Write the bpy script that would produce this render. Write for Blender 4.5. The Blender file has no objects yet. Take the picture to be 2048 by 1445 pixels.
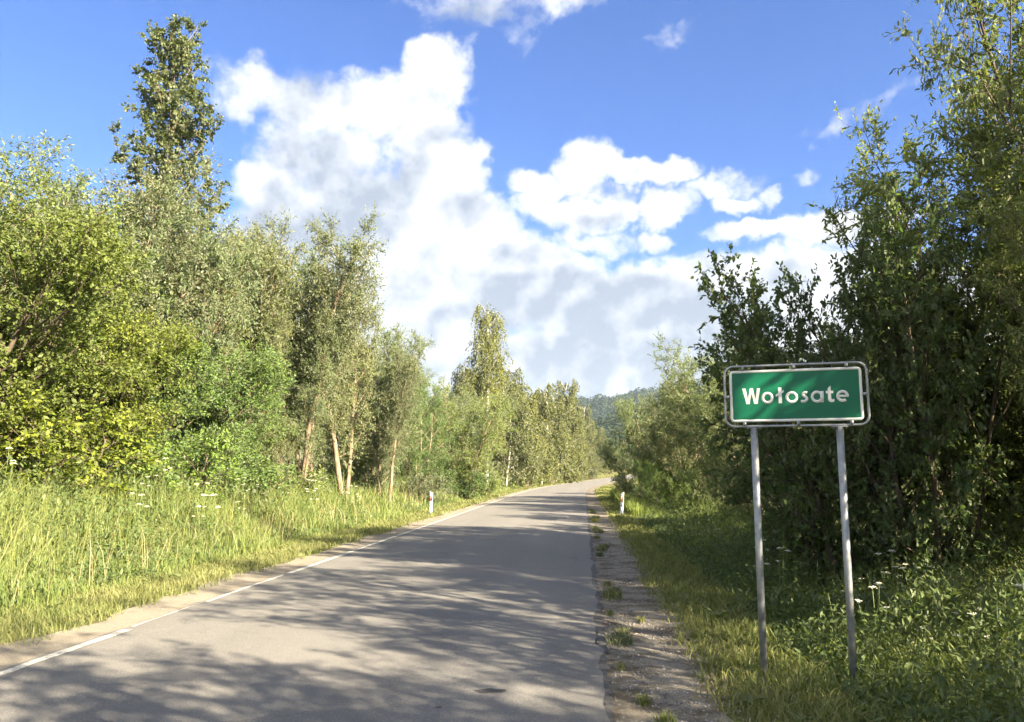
import bpy, math, random
import numpy as np
from mathutils import Vector, Matrix

R = math.radians
SC = bpy.context.scene
COL = SC.collection

# ------------------------------------------------------------------ camera
cam_d = bpy.data.cameras.new('camera')
cam_d.sensor_width = 36.0
cam_d.lens = 28.0
cam_d.clip_start = 0.05
cam_d.clip_end = 6000
cam = bpy.data.objects.new('camera', cam_d)
COL.objects.link(cam)
cam.location = (0, 0, 1.65)
cam.rotation_euler = (R(90 + 7.86), 0, R(5.06))
SC.camera = cam

# ------------------------------------------------------------------ sun, sky, exposure
SUN_AZ, SUN_EL = 124.0, 29.0            # azimuth clockwise from +Y
sd = Vector((math.sin(R(SUN_AZ)) * math.cos(R(SUN_EL)), math.cos(R(SUN_AZ)) * math.cos(R(SUN_EL)), math.sin(R(SUN_EL))))
sun_d = bpy.data.lights.new('sun', 'SUN')
sun_d.energy = 4.1
sun_d.angle = R(0.53)
sun_d.color = (1.0, 0.86, 0.63)
sun = bpy.data.objects.new('sun', sun_d)
COL.objects.link(sun)
sun.rotation_euler = (-sd).to_track_quat('-Z', 'Y').to_euler()
sun.location = (20, -15, 30)

SC.view_settings.view_transform = 'Standard'
SC.view_settings.look = 'None'
SC.view_settings.exposure = 2.95
SC.view_settings.gamma = 1.0
SC.view_settings.use_curve_mapping = False
SC.cycles.use_adaptive_sampling = True
SC.cycles.adaptive_threshold = 0.02
SC.cycles.adaptive_min_samples = 24
SC.cycles.max_bounces = 4
SC.cycles.diffuse_bounces = 2
SC.cycles.glossy_bounces = 2
SC.cycles.transmission_bounces = 2
SC.cycles.transparent_max_bounces = 4
SC.cycles.volume_bounces = 0
SC.cycles.sample_clamp_indirect = 6.0
SC.cycles.use_denoising = True
try:
    SC.cycles.denoiser = 'OPENIMAGEDENOISE'
    SC.cycles.denoising_input_passes = 'RGB_ALBEDO_NORMAL'
    SC.cycles.denoising_prefilter = 'ACCURATE'
except Exception:
    pass

# clouds, as ellipses on the sky sphere: azimuth, elevation, radii, turn (degrees), thickness
CW = [(-10.92,27.5,3.42,2.88,0,1.1),(-12.37,24.53,4.32,3.96,0,1),(-15.18,25.51,4.32,3.06,0,1),(-19.35,25.16,4.68,2.88,0,0.75),(-22.91,25.71,3.24,1.80,0,0.6),(-25.27,24.92,1.62,2.16,0,0.5),(-10.63,20.59,4.14,4.68,0,1.1),(-19.22,21.76,5.40,3.96,0,0.8),(-16.25,18.28,7.19,4.32,0,1),(-22.61,19.3,3.42,2.70,0,1.1),(-9.65,16.47,5.76,4.32,0,1.1),(-7.65,22.02,1.44,1.98,0,0.7),(-21.44,15.88,6.12,3.96,0,1),(0.41,21.27,3.06,2.16,0,1),(-3.15,20.5,2.70,1.62,0,0.9),(4.46,20.76,5.04,1.22,0,0.95),(6.39,18.54,2.70,1.62,0,0.95),(0.37,18.53,7.55,1.65,0,0.9),(10.15,19.61,3.24,1.01,0,0.65),(11.15,18.52,1.98,0.86,0,0.8),(13.28,18.79,1.01,0.79,0,0.6),(15.76,19.6,0.94,0.72,0,0.32),(12.78,16.6,4.32,1.08,0,0.9),(18.31,16.04,4.68,1.62,0,1),(1.07,16.5,3.96,1.08,0,0.55),(5.5,16.32,1.44,1.08,0,0.7),(-5.94,13.33,10.43,3.96,0,1.3),(4.96,11.72,12.95,4.14,0,1.3),(15.24,12.53,9.71,3.24,0,1.2),(-13.21,11.43,9.35,5.76,0,1.3),(-0.51,6.49,25.18,4.68,0,1.4),(-26.67,8.07,17.99,7.19,0,1.1),(24.02,7.59,17.99,7.19,0,1.2),(-7.53,31.78,6.47,1.80,0,0.38),(-0.96,32.04,3.24,1.37,0,0.55),(6.19,29.75,2.4,0.55,8,0.16),(20.2,22.9,4.8,0.75,14,0.26),(16.08,22.41,1.6,0.5,0,0.12),(-4.06,29.67,1.62,1.26,0,0.25),(-8.66,28.84,1.44,1.08,0,0.3)]
CD = [(-9.5,17.6,3.2,1.8,0,0.5),(-4.5,14.6,4.0,1.5,0,0.5),(-13.0,13.0,4.5,2.0,0,0.6),(-16.5,20.0,5.5,2.8,0,1.0),(-24.0,16.5,4.0,2.4,0,0.8),(-22.0,24.0,3.0,1.6,0,0.5),(-11.0,23.2,1.8,1.2,0,0.4),(-9.0,14.0,5.0,2.0,0,0.35),(12.0,12.5,6.0,1.6,0,0.35),(0.4,20.4,2.4,1.0,0,0.4),(18.0,15.0,4.0,1.0,0,0.35),(-18.72,17.44,6.12,3.60,0,0.8),(-20.66,22.29,4.68,2.4,0,0.75),(-14.5,22.0,3.2,2.2,0,0.45),(-0.45,11.51,8.99,3.06,0,1.3),(7.38,10.23,7.91,2.8,0,1.1),(0.59,7.4,16.0,3.2,0,1.0),(-21.76,15.52,5.40,2.52,0,0.8),(-7.92,31.32,5.40,1.62,0,0.7),(-12.21,26.0,1.80,1.08,0,0.35),(0.72,17.48,4.32,0.90,0,0.5),(-20.08,25.56,2.88,1.44,0,0.45),(6.25,19.81,2.16,0.65,0,0.4),(-11.04,10.77,4.32,2.16,0,0.4),(15.06,8.82,7.19,2.16,0,0.3)]  # painted cloud shading, laid out likewise; last value is its strength

world = bpy.data.worlds.new('World')
SC.world = world
world.use_nodes = True
world.cycles.sampling_method = 'MANUAL'
world.cycles.sample_map_resolution = 512


class NT:
    """tiny node helper"""
    def __init__(s, tree):
        s.t = tree
        s.n = tree.nodes
        s.l = tree.links

    def node(s, typ, **kw):
        n = s.n.new(typ)
        for k, v in kw.items():
            setattr(n, k, v)
        return n

    def put(s, sock, v):
        if isinstance(v, bpy.types.NodeSocket):
            s.l.new(v, sock)
        elif v is not None:
            sock.default_value = v

    def m(s, op, a, b=None, c=None, clamp=False):
        n = s.node('ShaderNodeMath', operation=op, use_clamp=clamp)
        s.put(n.inputs[0], a)
        s.put(n.inputs[1], b)
        s.put(n.inputs[2], c)
        return n.outputs[0]

    def vm(s, op, a, b=None, out=0, scale=None):
        n = s.node('ShaderNodeVectorMath', operation=op)
        s.put(n.inputs[0], a)
        s.put(n.inputs[1], b)
        if scale is not None:
            s.put(n.inputs['Scale'], scale)
        return n.outputs[out]

    def noise(s, vec, scale, detail=3, rough=0.5, dist=0.0, out=0):
        n = s.node('ShaderNodeTexNoise')
        s.put(n.inputs['Vector'], vec)
        s.put(n.inputs['Scale'], scale)
        s.put(n.inputs['Detail'], detail)
        s.put(n.inputs['Roughness'], rough)
        s.put(n.inputs['Distortion'], dist)
        return n.outputs[out]

    def mr(s, v, a, b, c=0.0, d=1.0, smooth=False):
        n = s.node('ShaderNodeMapRange', interpolation_type='SMOOTHSTEP' if smooth else 'LINEAR')
        s.put(n.inputs[0], v)
        for i, x in enumerate((a, b, c, d)):
            s.put(n.inputs[i + 1], x)
        return n.outputs[0]

    def mix(s, f, a, b, blend='MIX'):
        n = s.node('ShaderNodeMix', data_type='RGBA', blend_type=blend)
        s.put(n.inputs[0], f)
        s.put(n.inputs[6], a)
        s.put(n.inputs[7], b)
        return n.outputs[2]


def c4(c):
    return (c[0], c[1], c[2], 1.0)


def build_world():
    w = NT(world.node_tree)
    w.n.clear()
    sky = w.node('ShaderNodeTexSky')
    sky.sky_type = 'NISHITA'
    sky.sun_disc = False
    sky.sun_elevation = R(SUN_EL)
    sky.sun_rotation = R(SUN_AZ)
    sky.air_density = 1.0
    sky.dust_density = 0.4
    sky.ozone_density = 2.0
    tint = w.mix(1.0, sky.outputs[0], c4((0.33, 0.438, 0.685)), 'MULTIPLY')
    geo = w.node('ShaderNodeTexCoord').outputs['Generated']
    d = w.vm('NORMALIZE', geo)
    sep = w.node('ShaderNodeSeparateXYZ')
    w.put(sep.inputs[0], d)
    az = w.m('MULTIPLY', w.m('ARCTAN2', sep.outputs[0], sep.outputs[1]), 57.29578)
    el = w.m('MULTIPLY', w.m('ARCSINE', sep.outputs[2]), 57.29578)
    comb = w.node('ShaderNodeCombineXYZ')
    w.put(comb.inputs[0], az)
    w.put(comb.inputs[1], el)
    # warp for billowed outlines
    def warp(scale, amt, det):
        nz = w.noise(d, scale, det, 0.55, out=1)
        return w.vm('SCALE', w.vm('SUBTRACT', nz, (0.5, 0.5, 0.5)), scale=amt)
    p = w.vm('ADD', comb.outputs[0], warp(9.0, 4.0, 4))
    p2 = w.vm('ADD', p, warp(34.0, 2.2, 5))

    def field(pts, pos, smooth):
        acc = None
        for (a, e, ra, re, rot, wt) in pts:
            mp = w.node('ShaderNodeMapping', vector_type='TEXTURE')
            w.put(mp.inputs[0], pos)
            mp.inputs[1].default_value = (a, e, 0)
            mp.inputs[2].default_value = (0, 0, R(rot))
            mp.inputs[3].default_value = (ra * 1.0, re * 0.95, 1)
            s2 = w.node('ShaderNodeSeparateXYZ')
            w.put(s2.inputs[0], mp.outputs[0])
            r2 = w.m('MULTIPLY_ADD', s2.outputs[0], s2.outputs[0], w.m('MULTIPLY', s2.outputs[1], s2.outputs[1]))
            v = w.m('MULTIPLY_ADD', r2, -wt, wt)
            acc = v if acc is None else w.m('SMOOTH_MAX', acc, v, smooth)
        return acc
    f = field(CW, p2, 0.06)
    nz = w.noise(d, 26.0, 7, 0.58)
    nz2 = w.noise(d, 75.0, 5, 0.6)
    f2 = w.m('ADD', f, w.m('MULTIPLY_ADD', nz, 1.0, -0.5))
    f2 = w.m('ADD', f2, w.m('MULTIPLY_ADD', nz2, 0.55, -0.275))
    # the same kind of broken cloud everywhere else in the sky, cover raised to lift the shade fill
    gen = w.m('MULTIPLY_ADD', w.noise(d, 4.0, 8, 0.55), 3.2, -1.12)
    out = w.m('MAXIMUM', w.mr(w.m('ABSOLUTE', w.m('ADD', az, 3.0)), 34.0, 48.0, 0, 1, True), w.mr(el, 34.0, 44.0, 0, 1, True))
    f2 = w.m('ADD', w.m('MULTIPLY', f2, w.m('SUBTRACT', 1.0, out)), w.m('MULTIPLY', gen, out))
    alpha = w.mr(f2, -0.03, 0.72, 0, 1, True)
    alpha = w.m('MULTIPLY', alpha, 0.985)
    # grey bodies of thick cloud: their shaded parts, painted in as colour
    p3 = w.vm('ADD', comb.outputs[0], warp(7.0, 7.0, 3))
    dk = field(CD, p3, 0.2)
    dk = w.mr(w.m('ADD', dk, w.m('MULTIPLY_ADD', w.noise(d, 12.0, 4, 0.5), 0.8, -0.4)), -0.15, 0.85, 0, 1, True)
    lit = w.m('SUBTRACT', w.noise(w.vm('ADD', d, (-0.012, 0, 0.018)), 17.0, 5, 0.55), w.noise(d, 17.0, 5, 0.55))  # cloud self-shadow imitated by offsetting the noise
    dk = w.m('ADD', w.m('MULTIPLY', dk, 0.9), w.m('MULTIPLY', lit, 2.4), clamp=True)
    ccol = w.mix(dk, c4((3.1, 3.15, 3.25)), c4((1.42, 1.62, 1.95)))
    col = w.mix(alpha, tint, ccol)
    bg = w.node('ShaderNodeBackground')
    w.put(bg.inputs[0], col)
    bg.inputs[1].default_value = 0.05
    o = w.node('ShaderNodeOutputWorld')
    w.l.new(bg.outputs[0], o.inputs[0])


build_world()

# ------------------------------------------------------------------ helpers
def link(o, parent=None):
    COL.objects.link(o)
    if parent is not None:
        o.parent = parent
    return o


def tag(o, label=None, cat=None, group=None, kind=None):
    if label:
        o['label'] = label
    if cat:
        o['category'] = cat
    if group:
        o['group'] = group
    if kind:
        o['kind'] = kind
    return o


def empty(name, loc, rz=0.0, scale=1.0):
    o = bpy.data.objects.new(name, None)
    o.empty_display_size = 0.2
    o.location = loc
    o.rotation_euler = (0, 0, rz)
    o.scale = (scale,) * 3 if not isinstance(scale, tuple) else scale
    return link(o)


def mesh_np(name, V, faces, mat, tint=None, smooth=False):
    """V (n,3); faces: list of int arrays (m,3) or (m,4)"""
    me = bpy.data.meshes.new(name)
    V = np.asarray(V, dtype=np.float32)
    faces = [np.asarray(f, dtype=np.int32) for f in faces if len(f)]
    nl = sum(f.size for f in faces)
    nf = sum(len(f) for f in faces)
    me.vertices.add(len(V))
    me.vertices.foreach_set('co', V.ravel())
    me.loops.add(nl)
    me.polygons.add(nf)
    me.loops.foreach_set('vertex_index', np.concatenate([f.ravel() for f in faces]))
    tot = np.concatenate([np.full(len(f), f.shape[1], dtype=np.int32) for f in faces])
    st = np.zeros(nf, dtype=np.int32)
    st[1:] = np.cumsum(tot)[:-1]
    me.polygons.foreach_set('loop_start', st)
    me.polygons.foreach_set('loop_total', tot)
    if smooth:
        me.polygons.foreach_set('use_smooth', np.ones(nf, dtype=bool))
    me.update(calc_edges=True)
    if tint is not None:
        a = me.attributes.new('tint', 'FLOAT', 'FACE')
        a.data.foreach_set('value', np.asarray(tint, dtype=np.float32))
    me.materials.append(mat)
    return me


def obj(name, me, parent=None):
    return link(bpy.data.objects.new(name, me), parent)


class MB:
    """collects quads / tris of one mesh"""
    def __init__(s):
        s.v, s.q, s.t, s.n = [], [], [], 0

    def add(s, v, q=None, t=None):
        v = np.asarray(v, dtype=np.float64).reshape(-1, 3)
        if q is not None and len(q):
            s.q.append(np.asarray(q, dtype=np.int64).reshape(-1, 4) + s.n)
        if t is not None and len(t):
            s.t.append(np.asarray(t, dtype=np.int64).reshape(-1, 3) + s.n)
        s.v.append(v)
        s.n += len(v)
        return s

    def tube(s, pts, rad, k=6, cap=True):
        pts = np.asarray(pts, dtype=np.float64)
        rad = np.broadcast_to(np.asarray(rad, dtype=np.float64), (len(pts),))
        tn = np.gradient(pts, axis=0)
        tn /= np.linalg.norm(tn, axis=1)[:, None] + 1e-9
        ref = np.array([1.0, 0.13, 0.07]) if abs(tn[0][2]) > 0.7 else np.array([0.05, 0.1, 1.0])
        a = np.cross(tn, ref)
        a /= np.linalg.norm(a, axis=1)[:, None] + 1e-9
        b = np.cross(tn, a)
        th = np.arange(k) * 2 * math.pi / k
        ring = pts[:, None, :] + rad[:, None, None] * (np.cos(th)[None, :, None] * a[:, None, :] + np.sin(th)[None, :, None] * b[:, None, :])
        n = len(pts)
        i = np.arange(n - 1)[:, None] * k
        j = np.arange(k)[None, :]
        j2 = (j + 1) % k
        q = np.stack([i + j, i + j2, i + k + j2, i + k + j], -1).reshape(-1, 4)
        v = ring.reshape(-1, 3)
        t = None
        if cap:
            v = np.vstack([v, pts[:1], pts[-1:]])
            jj = np.arange(k)
            t = np.vstack([np.stack([np.full(k, n * k), (jj + 1) % k, jj], -1),
                           np.stack([np.full(k, n * k + 1), (n - 1) * k + jj, (n - 1) * k + (jj + 1) % k], -1)])
        return s.add(v, q, t)

    def box(s, c, size, M=None):
        x, y, z = [q / 2 for q in size]
        v = np.array([(i * x, j * y, k * z) for i in (-1, 1) for j in (-1, 1) for k in (-1, 1)])
        if M is not None:
            v = v @ np.asarray(M).T
        v = v + np.asarray(c)
        q = [(0, 1, 3, 2), (4, 6, 7, 5), (0, 4, 5, 1), (2, 3, 7, 6), (0, 2, 6, 4), (1, 5, 7, 3)]
        return s.add(v, q)

    def prism(s, poly, z0, z1):
        """closed outline in the XZ plane pushed from y=z0 to y=z1 (outline as list of (x, z))"""
        n = len(poly)
        p = np.asarray(poly, dtype=np.float64)
        v = np.vstack([np.stack([p[:, 0], np.full(n, z0), p[:, 1]], -1), np.stack([p[:, 0], np.full(n, z1), p[:, 1]], -1)])
        q = [(i, (i + 1) % n, n + (i + 1) % n, n + i) for i in range(n)]
        s.add(v, q)
        s.ng = getattr(s, 'ng', [])
        s.ng.append(list(range(s.n - 2 * n, s.n - n)))
        s.ng.append(list(range(s.n - n, s.n))[::-1])
        return s

    def mesh(s, name, mat, smooth=False):
        V = np.vstack(s.v)
        if getattr(s, 'ng', None):
            me = bpy.data.meshes.new(name)
            F = [tuple(map(int, f)) for a in s.q for f in a] + [tuple(map(int, f)) for a in s.t for f in a] + [tuple(f) for f in s.ng]
            me.from_pydata([tuple(v) for v in V], [], F)
            me.materials.append(mat)
            me.update()
            if smooth:
                me.polygons.foreach_set('use_smooth', np.ones(len(F), dtype=bool))
            return me
        return mesh_np(name, V, [np.vstack(a) for a in (s.q, s.t) if a], mat, smooth=smooth)

    def build(s, name, mat, parent=None, smooth=False):
        return obj(name, s.mesh(name, mat, smooth), parent)


# ------------------------------------------------------------------ materials
def principled(name, fn):
    m = bpy.data.materials.new(name)
    m.use_nodes = True
    t = NT(m.node_tree)
    b = t.n['Principled BSDF']
    fn(t, b)
    return m


def plain(name, col, rough=0.6, metal=0.0, spec=0.5, var=0.0, vscale=8.0):
    def fn(t, b):
        if var:
            co = t.node('ShaderNodeTexCoord').outputs['Object']
            n = t.noise(co, vscale, 5, 0.6)
            c = t.mix(t.mr(n, 0.3, 0.7), c4([x * (1 - var) for x in col]), c4([x * (1 + var) for x in col]))
            t.put(b.inputs['Base Color'], c)
            t.put(b.inputs['Roughness'], t.mr(n, 0.3, 0.7, rough - 0.1, rough + 0.1))
        else:
            b.inputs['Base Color'].default_value = c4(col)
            b.inputs['Roughness'].default_value = rough
        b.inputs['Metallic'].default_value = metal
        b.inputs['Specular IOR Level'].default_value = spec
    return principled(name, fn)


def leafmat(name, ca, cb, back=None, trans=0.37, tcol=None, rough=0.5, spec=0.2, nscale=0.5):
    """ca..cb: range of leaf colours picked per leaf and per branch; back: colour of the underside"""
    m = bpy.data.materials.new(name)
    m.use_nodes = True
    t = NT(m.node_tree)
    b = t.n['Principled BSDF']
    out = t.n['Material Output']
    at = t.node('ShaderNodeAttribute', attribute_name='tint')
    co = t.node('ShaderNodeTexCoord').outputs['Object']
    n = t.noise(co, nscale, 3, 0.5)
    oi = t.node('ShaderNodeObjectInfo').outputs['Random']
    f = t.m('ADD', t.m('MULTIPLY', at.outputs['Fac'], 0.6), t.mr(n, 0.3, 0.7, -0.1, 0.5), clamp=True)
    col = t.mix(f, c4(ca), c4(cb))
    col = t.mix(1.0, col, t.node('ShaderNodeCombineColor').outputs[0], 'MULTIPLY')
    # brightness differs a little from tree to tree
    mul = [x for x in t.n if x.bl_idname == 'ShaderNodeCombineColor'][0]
    g = t.mr(oi, 0, 1, 0.82, 1.18)
    t.put(mul.inputs[0], t.mr(oi, 0, 1, 0.78, 1.2))
    t.put(mul.inputs[1], g)
    t.put(mul.inputs[2], t.mr(oi, 0, 1, 1.05, 0.9))
    top = col
    if back is not None:
        bf = t.node('ShaderNodeNewGeometry').outputs['Backfacing']
        col = t.mix(bf, top, c4(back))
    t.put(b.inputs['Base Color'], col)
    b.inputs['Roughness'].default_value = rough
    b.inputs['Specular IOR Level'].default_value = spec
    tr = t.node('ShaderNodeBsdfTranslucent')
    tc = tcol or (1.15, 1.25, 0.55)
    t.put(tr.inputs[0], t.mix(1.0, top, c4(tc), 'MULTIPLY'))
    mx = t.node('ShaderNodeMixShader')
    mx.inputs[0].default_value = trans
    t.l.new(b.outputs[0], mx.inputs[1])
    t.l.new(tr.outputs[0], mx.inputs[2])
    t.l.new(mx.outputs[0], out.inputs[0])
    return m


def barkmat(name, ca, cb, scale=9.0, stretch=0.25):
    def fn(t, b):
        co = t.node('ShaderNodeTexCoord').outputs['Object']
        mp = t.node('ShaderNodeMapping')
        t.put(mp.inputs[0], co)
        mp.inputs[3].default_value = (1, 1, stretch)
        n = t.noise(mp.outputs[0], scale, 6, 0.65)
        t.put(b.inputs['Base Color'], t.mix(t.mr(n, 0.35, 0.65), c4(ca), c4(cb)))
        b.inputs['Roughness'].default_value = 0.9
        b.inputs['Specular IOR Level'].default_value = 0.15
        bp = t.node('ShaderNodeBump')
        bp.inputs['Strength'].default_value = 0.6
        bp.inputs['Distance'].default_value = 0.02
        t.put(bp.inputs['Height'], n)
        t.put(b.inputs['Normal'], bp.outputs[0])
    return principled(name, fn)


M = {}
M['bark'] = barkmat('grey_brown_bark', (0.10, 0.075, 0.05), (0.30, 0.235, 0.165))
M['bark_dark'] = barkmat('dark_bark', (0.045, 0.035, 0.026), (0.14, 0.11, 0.08))


def birch_bark(t, b):
    co = t.node('ShaderNodeTexCoord').outputs['Object']
    mp = t.node('ShaderNodeMapping')
    t.put(mp.inputs[0], co)
    mp.inputs[3].default_value = (1, 1, 5)
    n = t.noise(mp.outputs[0], 2.5, 5, 0.6)
    t.put(b.inputs['Base Color'], t.mix(t.mr(n, 0.52, 0.6), c4((0.55, 0.52, 0.46)), c4((0.05, 0.045, 0.04))))
    b.inputs['Roughness'].default_value = 0.8


M['birch_bark'] = principled('birch_bark', birch_bark)
M['willow'] = leafmat('willow_leaf', (0.105, 0.148, 0.046), (0.200, 0.235, 0.093), (0.213, 0.239, 0.160))
M['olive'] = leafmat('olive_willow_leaf', (0.117, 0.142, 0.056), (0.216, 0.229, 0.109), (0.229, 0.245, 0.172))
M['yellowgreen'] = leafmat('yellow_green_leaf', (0.100, 0.140, 0.023), (0.207, 0.230, 0.041), (0.151, 0.179, 0.066))
M['fresh'] = leafmat('fresh_green_leaf', (0.086, 0.147, 0.037), (0.173, 0.235, 0.068), (0.152, 0.206, 0.108))
M['goat'] = leafmat('goat_willow_leaf', (0.066, 0.109, 0.036), (0.135, 0.175, 0.055), (0.164, 0.191, 0.109), trans=0.42, rough=0.5, spec=0.22)
M['crack'] = leafmat('crack_willow_leaf', (0.095, 0.133, 0.038), (0.216, 0.239, 0.072), (0.231, 0.246, 0.129), trans=0.44, rough=0.5, spec=0.22)
M['aspen'] = leafmat('aspen_leaf', (0.088, 0.117, 0.039), (0.178, 0.200, 0.078), (0.161, 0.179, 0.113), rough=0.5, spec=0.22)
M['birch'] = leafmat('birch_leaf', (0.101, 0.115, 0.033), (0.182, 0.182, 0.061), (0.138, 0.154, 0.081))
M['spruce'] = leafmat('spruce_needles', (0.020, 0.036, 0.016), (0.045, 0.066, 0.024), None, trans=0.1)
M['grass_tall'] = leafmat('tall_grass', (0.098, 0.150, 0.042), (0.220, 0.240, 0.098), None, trans=0.35, nscale=0.35, rough=0.55, spec=0.2)
M['grass_short'] = leafmat('mown_grass', (0.100, 0.132, 0.045), (0.228, 0.222, 0.112), None, trans=0.3, nscale=0.9, rough=0.6, spec=0.2)
M['straw'] = leafmat('dry_cut_grass', (0.22, 0.19, 0.105), (0.37, 0.32, 0.19), None, trans=0.15, nscale=2.0, rough=0.7, spec=0.2)
M['herb'] = leafmat('herb_leaf', (0.076, 0.128, 0.032), (0.165, 0.208, 0.066), (0.16, 0.19, 0.09), trans=0.35, nscale=0.7)
M['herb_dark'] = leafmat('ditch_herb_leaf', (0.060, 0.098, 0.026), (0.145, 0.172, 0.055), (0.13, 0.16, 0.08), trans=0.3, nscale=0.8)
M['umbel'] = plain('white_umbel', (0.60, 0.58, 0.47), 0.8)
M['stalk'] = plain('green_stalk', (0.11, 0.15, 0.04), 0.7)
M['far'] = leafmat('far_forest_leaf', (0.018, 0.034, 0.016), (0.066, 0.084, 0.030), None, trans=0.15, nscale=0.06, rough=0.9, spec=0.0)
M['ridge'] = leafmat('far_ridge_leaf', (0.014, 0.026, 0.016), (0.032, 0.046, 0.024), None, trans=0.1, nscale=0.03, rough=0.9, spec=0.0)  # darker conifer tone, with the ridge's cloud shade put into the colour
M['galv'] = plain('galvanised_steel', (0.30, 0.31, 0.315), 0.5, 0.6, 0.5, 0.28, 14.0)
M['sign_white'] = plain('white_reflective_sheet', (0.72, 0.71, 0.66), 0.35, 0, 0.5, 0.06, 12.0)
M['sign_green'] = plain('green_reflective_sheet', (0.002, 0.125, 0.060), 0.42, 0, 0.35, 0.10, 3.0)
M['sign_back'] = plain('grey_sheet_back', (0.30, 0.31, 0.32), 0.5, 0.6)
M['post_white'] = plain('white_plastic', (0.72, 0.74, 0.78), 0.5, 0, 0.4, 0.08, 6.0)
M['red'] = plain('red_reflector', (0.17, 0.03, 0.02), 0.25)
M['amber'] = plain('amber_reflector', (0.45, 0.22, 0.06), 0.25)
M['navy'] = plain('dark_blue_disc', (0.03, 0.05, 0.09), 0.4)


def asphalt(t, b):
    co = t.node('ShaderNodeTexCoord').outputs['Object']
    fine = t.noise(co, 65.0, 5, 0.8)
    mid = t.noise(co, 9.0, 5, 0.6)
    mp = t.node('ShaderNodeMapping')
    t.put(mp.inputs[0], co)
    mp.inputs[3].default_value = (1.2, 0.05, 1)
    streak = t.noise(mp.outputs[0], 1.6, 4, 0.55)
    big = t.noise(co, 0.35, 4, 0.6)
    base = t.mix(t.mr(streak, 0.3, 0.7), c4((0.162, 0.157, 0.149)), c4((0.202, 0.194, 0.181)))
    base = t.mix(t.mr(big, 0.35, 0.7, 0, 0.6), base, c4((0.232, 0.217, 0.196)))
    base = t.mix(t.mr(fine, 0.42, 0.62, 0.55, 0.0), base, c4((0.070, 0.068, 0.066)))
    base = t.mix(t.mr(fine, 0.58, 0.68, 0.0, 0.6), base, c4((0.42, 0.39, 0.34)))
    base = t.mix(t.mr(mid, 0.5, 0.75, 0, 0.45), base, c4((0.12, 0.117, 0.113)))
    vo = t.node('ShaderNodeTexVoronoi', feature='DISTANCE_TO_EDGE')
    t.put(vo.inputs['Vector'], t.vm('ADD', co, t.vm('SCALE', t.noise(co, 1.7, 5, 0.6, out=1), scale=1.1)))
    vo.inputs['Scale'].default_value = 0.42
    crack = t.m('MULTIPLY', t.mr(vo.outputs['Distance'], 0.0, 0.009, 1, 0), t.mr(t.noise(co, 0.5, 3, 0.5), 0.5, 0.62, 0, 0.8))
    base = t.mix(crack, base, c4((0.045, 0.043, 0.04)))
    sx = t.node('ShaderNodeSeparateXYZ')
    t.put(sx.inputs[0], co)
    track = t.m('SINE', t.m('MULTIPLY', t.m('ADD', sx.outputs[0], 0.45), 3.9))
    base = t.mix(t.mr(track, -0.3, 1.0, 0.0, 0.22), base, c4((0.11, 0.105, 0.10)))
    t.put(b.inputs['Base Color'], base)
    b.inputs['Roughness'].default_value = 0.85
    b.inputs['Specular IOR Level'].default_value = 0.25
    bp = t.node('ShaderNodeBump')
    bp.inputs['Strength'].default_value = 0.5
    bp.inputs['Distance'].default_value = 0.006
    t.put(bp.inputs['Height'], fine)
    t.put(b.inputs['Normal'], bp.outputs[0])


M['asphalt'] = principled('worn_asphalt', asphalt)


def gravelm(t, b):
    co = t.node('ShaderNodeTexCoord').outputs['Object']
    n1 = t.noise(co, 70.0, 4, 0.7)
    n2 = t.noise(co, 2.2, 5, 0.65)
    n3 = t.noise(co, 14.0, 4, 0.6)
    c = t.mix(t.mr(n1, 0.3, 0.7), c4((0.13, 0.115, 0.09)), c4((0.30, 0.27, 0.22)))
    c = t.mix(t.mr(n2, 0.44, 0.60, 0, 0.85), c, c4((0.085, 0.070, 0.050)))
    c = t.mix(t.mr(n3, 0.62, 0.72, 0, 0.7), c, c4((0.06, 0.052, 0.038)))
    t.put(b.inputs['Base Color'], c)
    b.inputs['Roughness'].default_value = 0.95
    b.inputs['Specular IOR Level'].default_value = 0.1
    bp = t.node('ShaderNodeBump')
    bp.inputs['Strength'].default_value = 0.8
    bp.inputs['Distance'].default_value = 0.02
    t.put(bp.inputs['Height'], t.m('ADD', n1, n3))
    t.put(b.inputs['Normal'], bp.outputs[0])


M['gravel'] = principled('gravel_shoulder', gravelm)


def sandm(t, b):
    co = t.node('ShaderNodeTexCoord').outputs['Object']
    n1 = t.noise(co, 60.0, 4, 0.7)
    n2 = t.noise(co, 1.8, 5, 0.6)
    c = t.mix(t.mr(n1, 0.3, 0.7), c4((0.15, 0.132, 0.105)), c4((0.30, 0.265, 0.21)))
    c = t.mix(t.mr(n2, 0.52, 0.7, 0, 0.55), c, c4((0.10, 0.09, 0.068)))
    t.put(b.inputs['Base Color'], c)
    b.inputs['Roughness'].default_value = 0.95
    b.inputs['Specular IOR Level'].default_value = 0.1
    bp = t.node('ShaderNodeBump')
    bp.inputs['Strength'].default_value = 0.6
    bp.inputs['Distance'].default_value = 0.01
    t.put(bp.inputs['Height'], n1)
    t.put(b.inputs['Normal'], bp.outputs[0])


M['sand'] = principled('sandy_shoulder', sandm)


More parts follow.
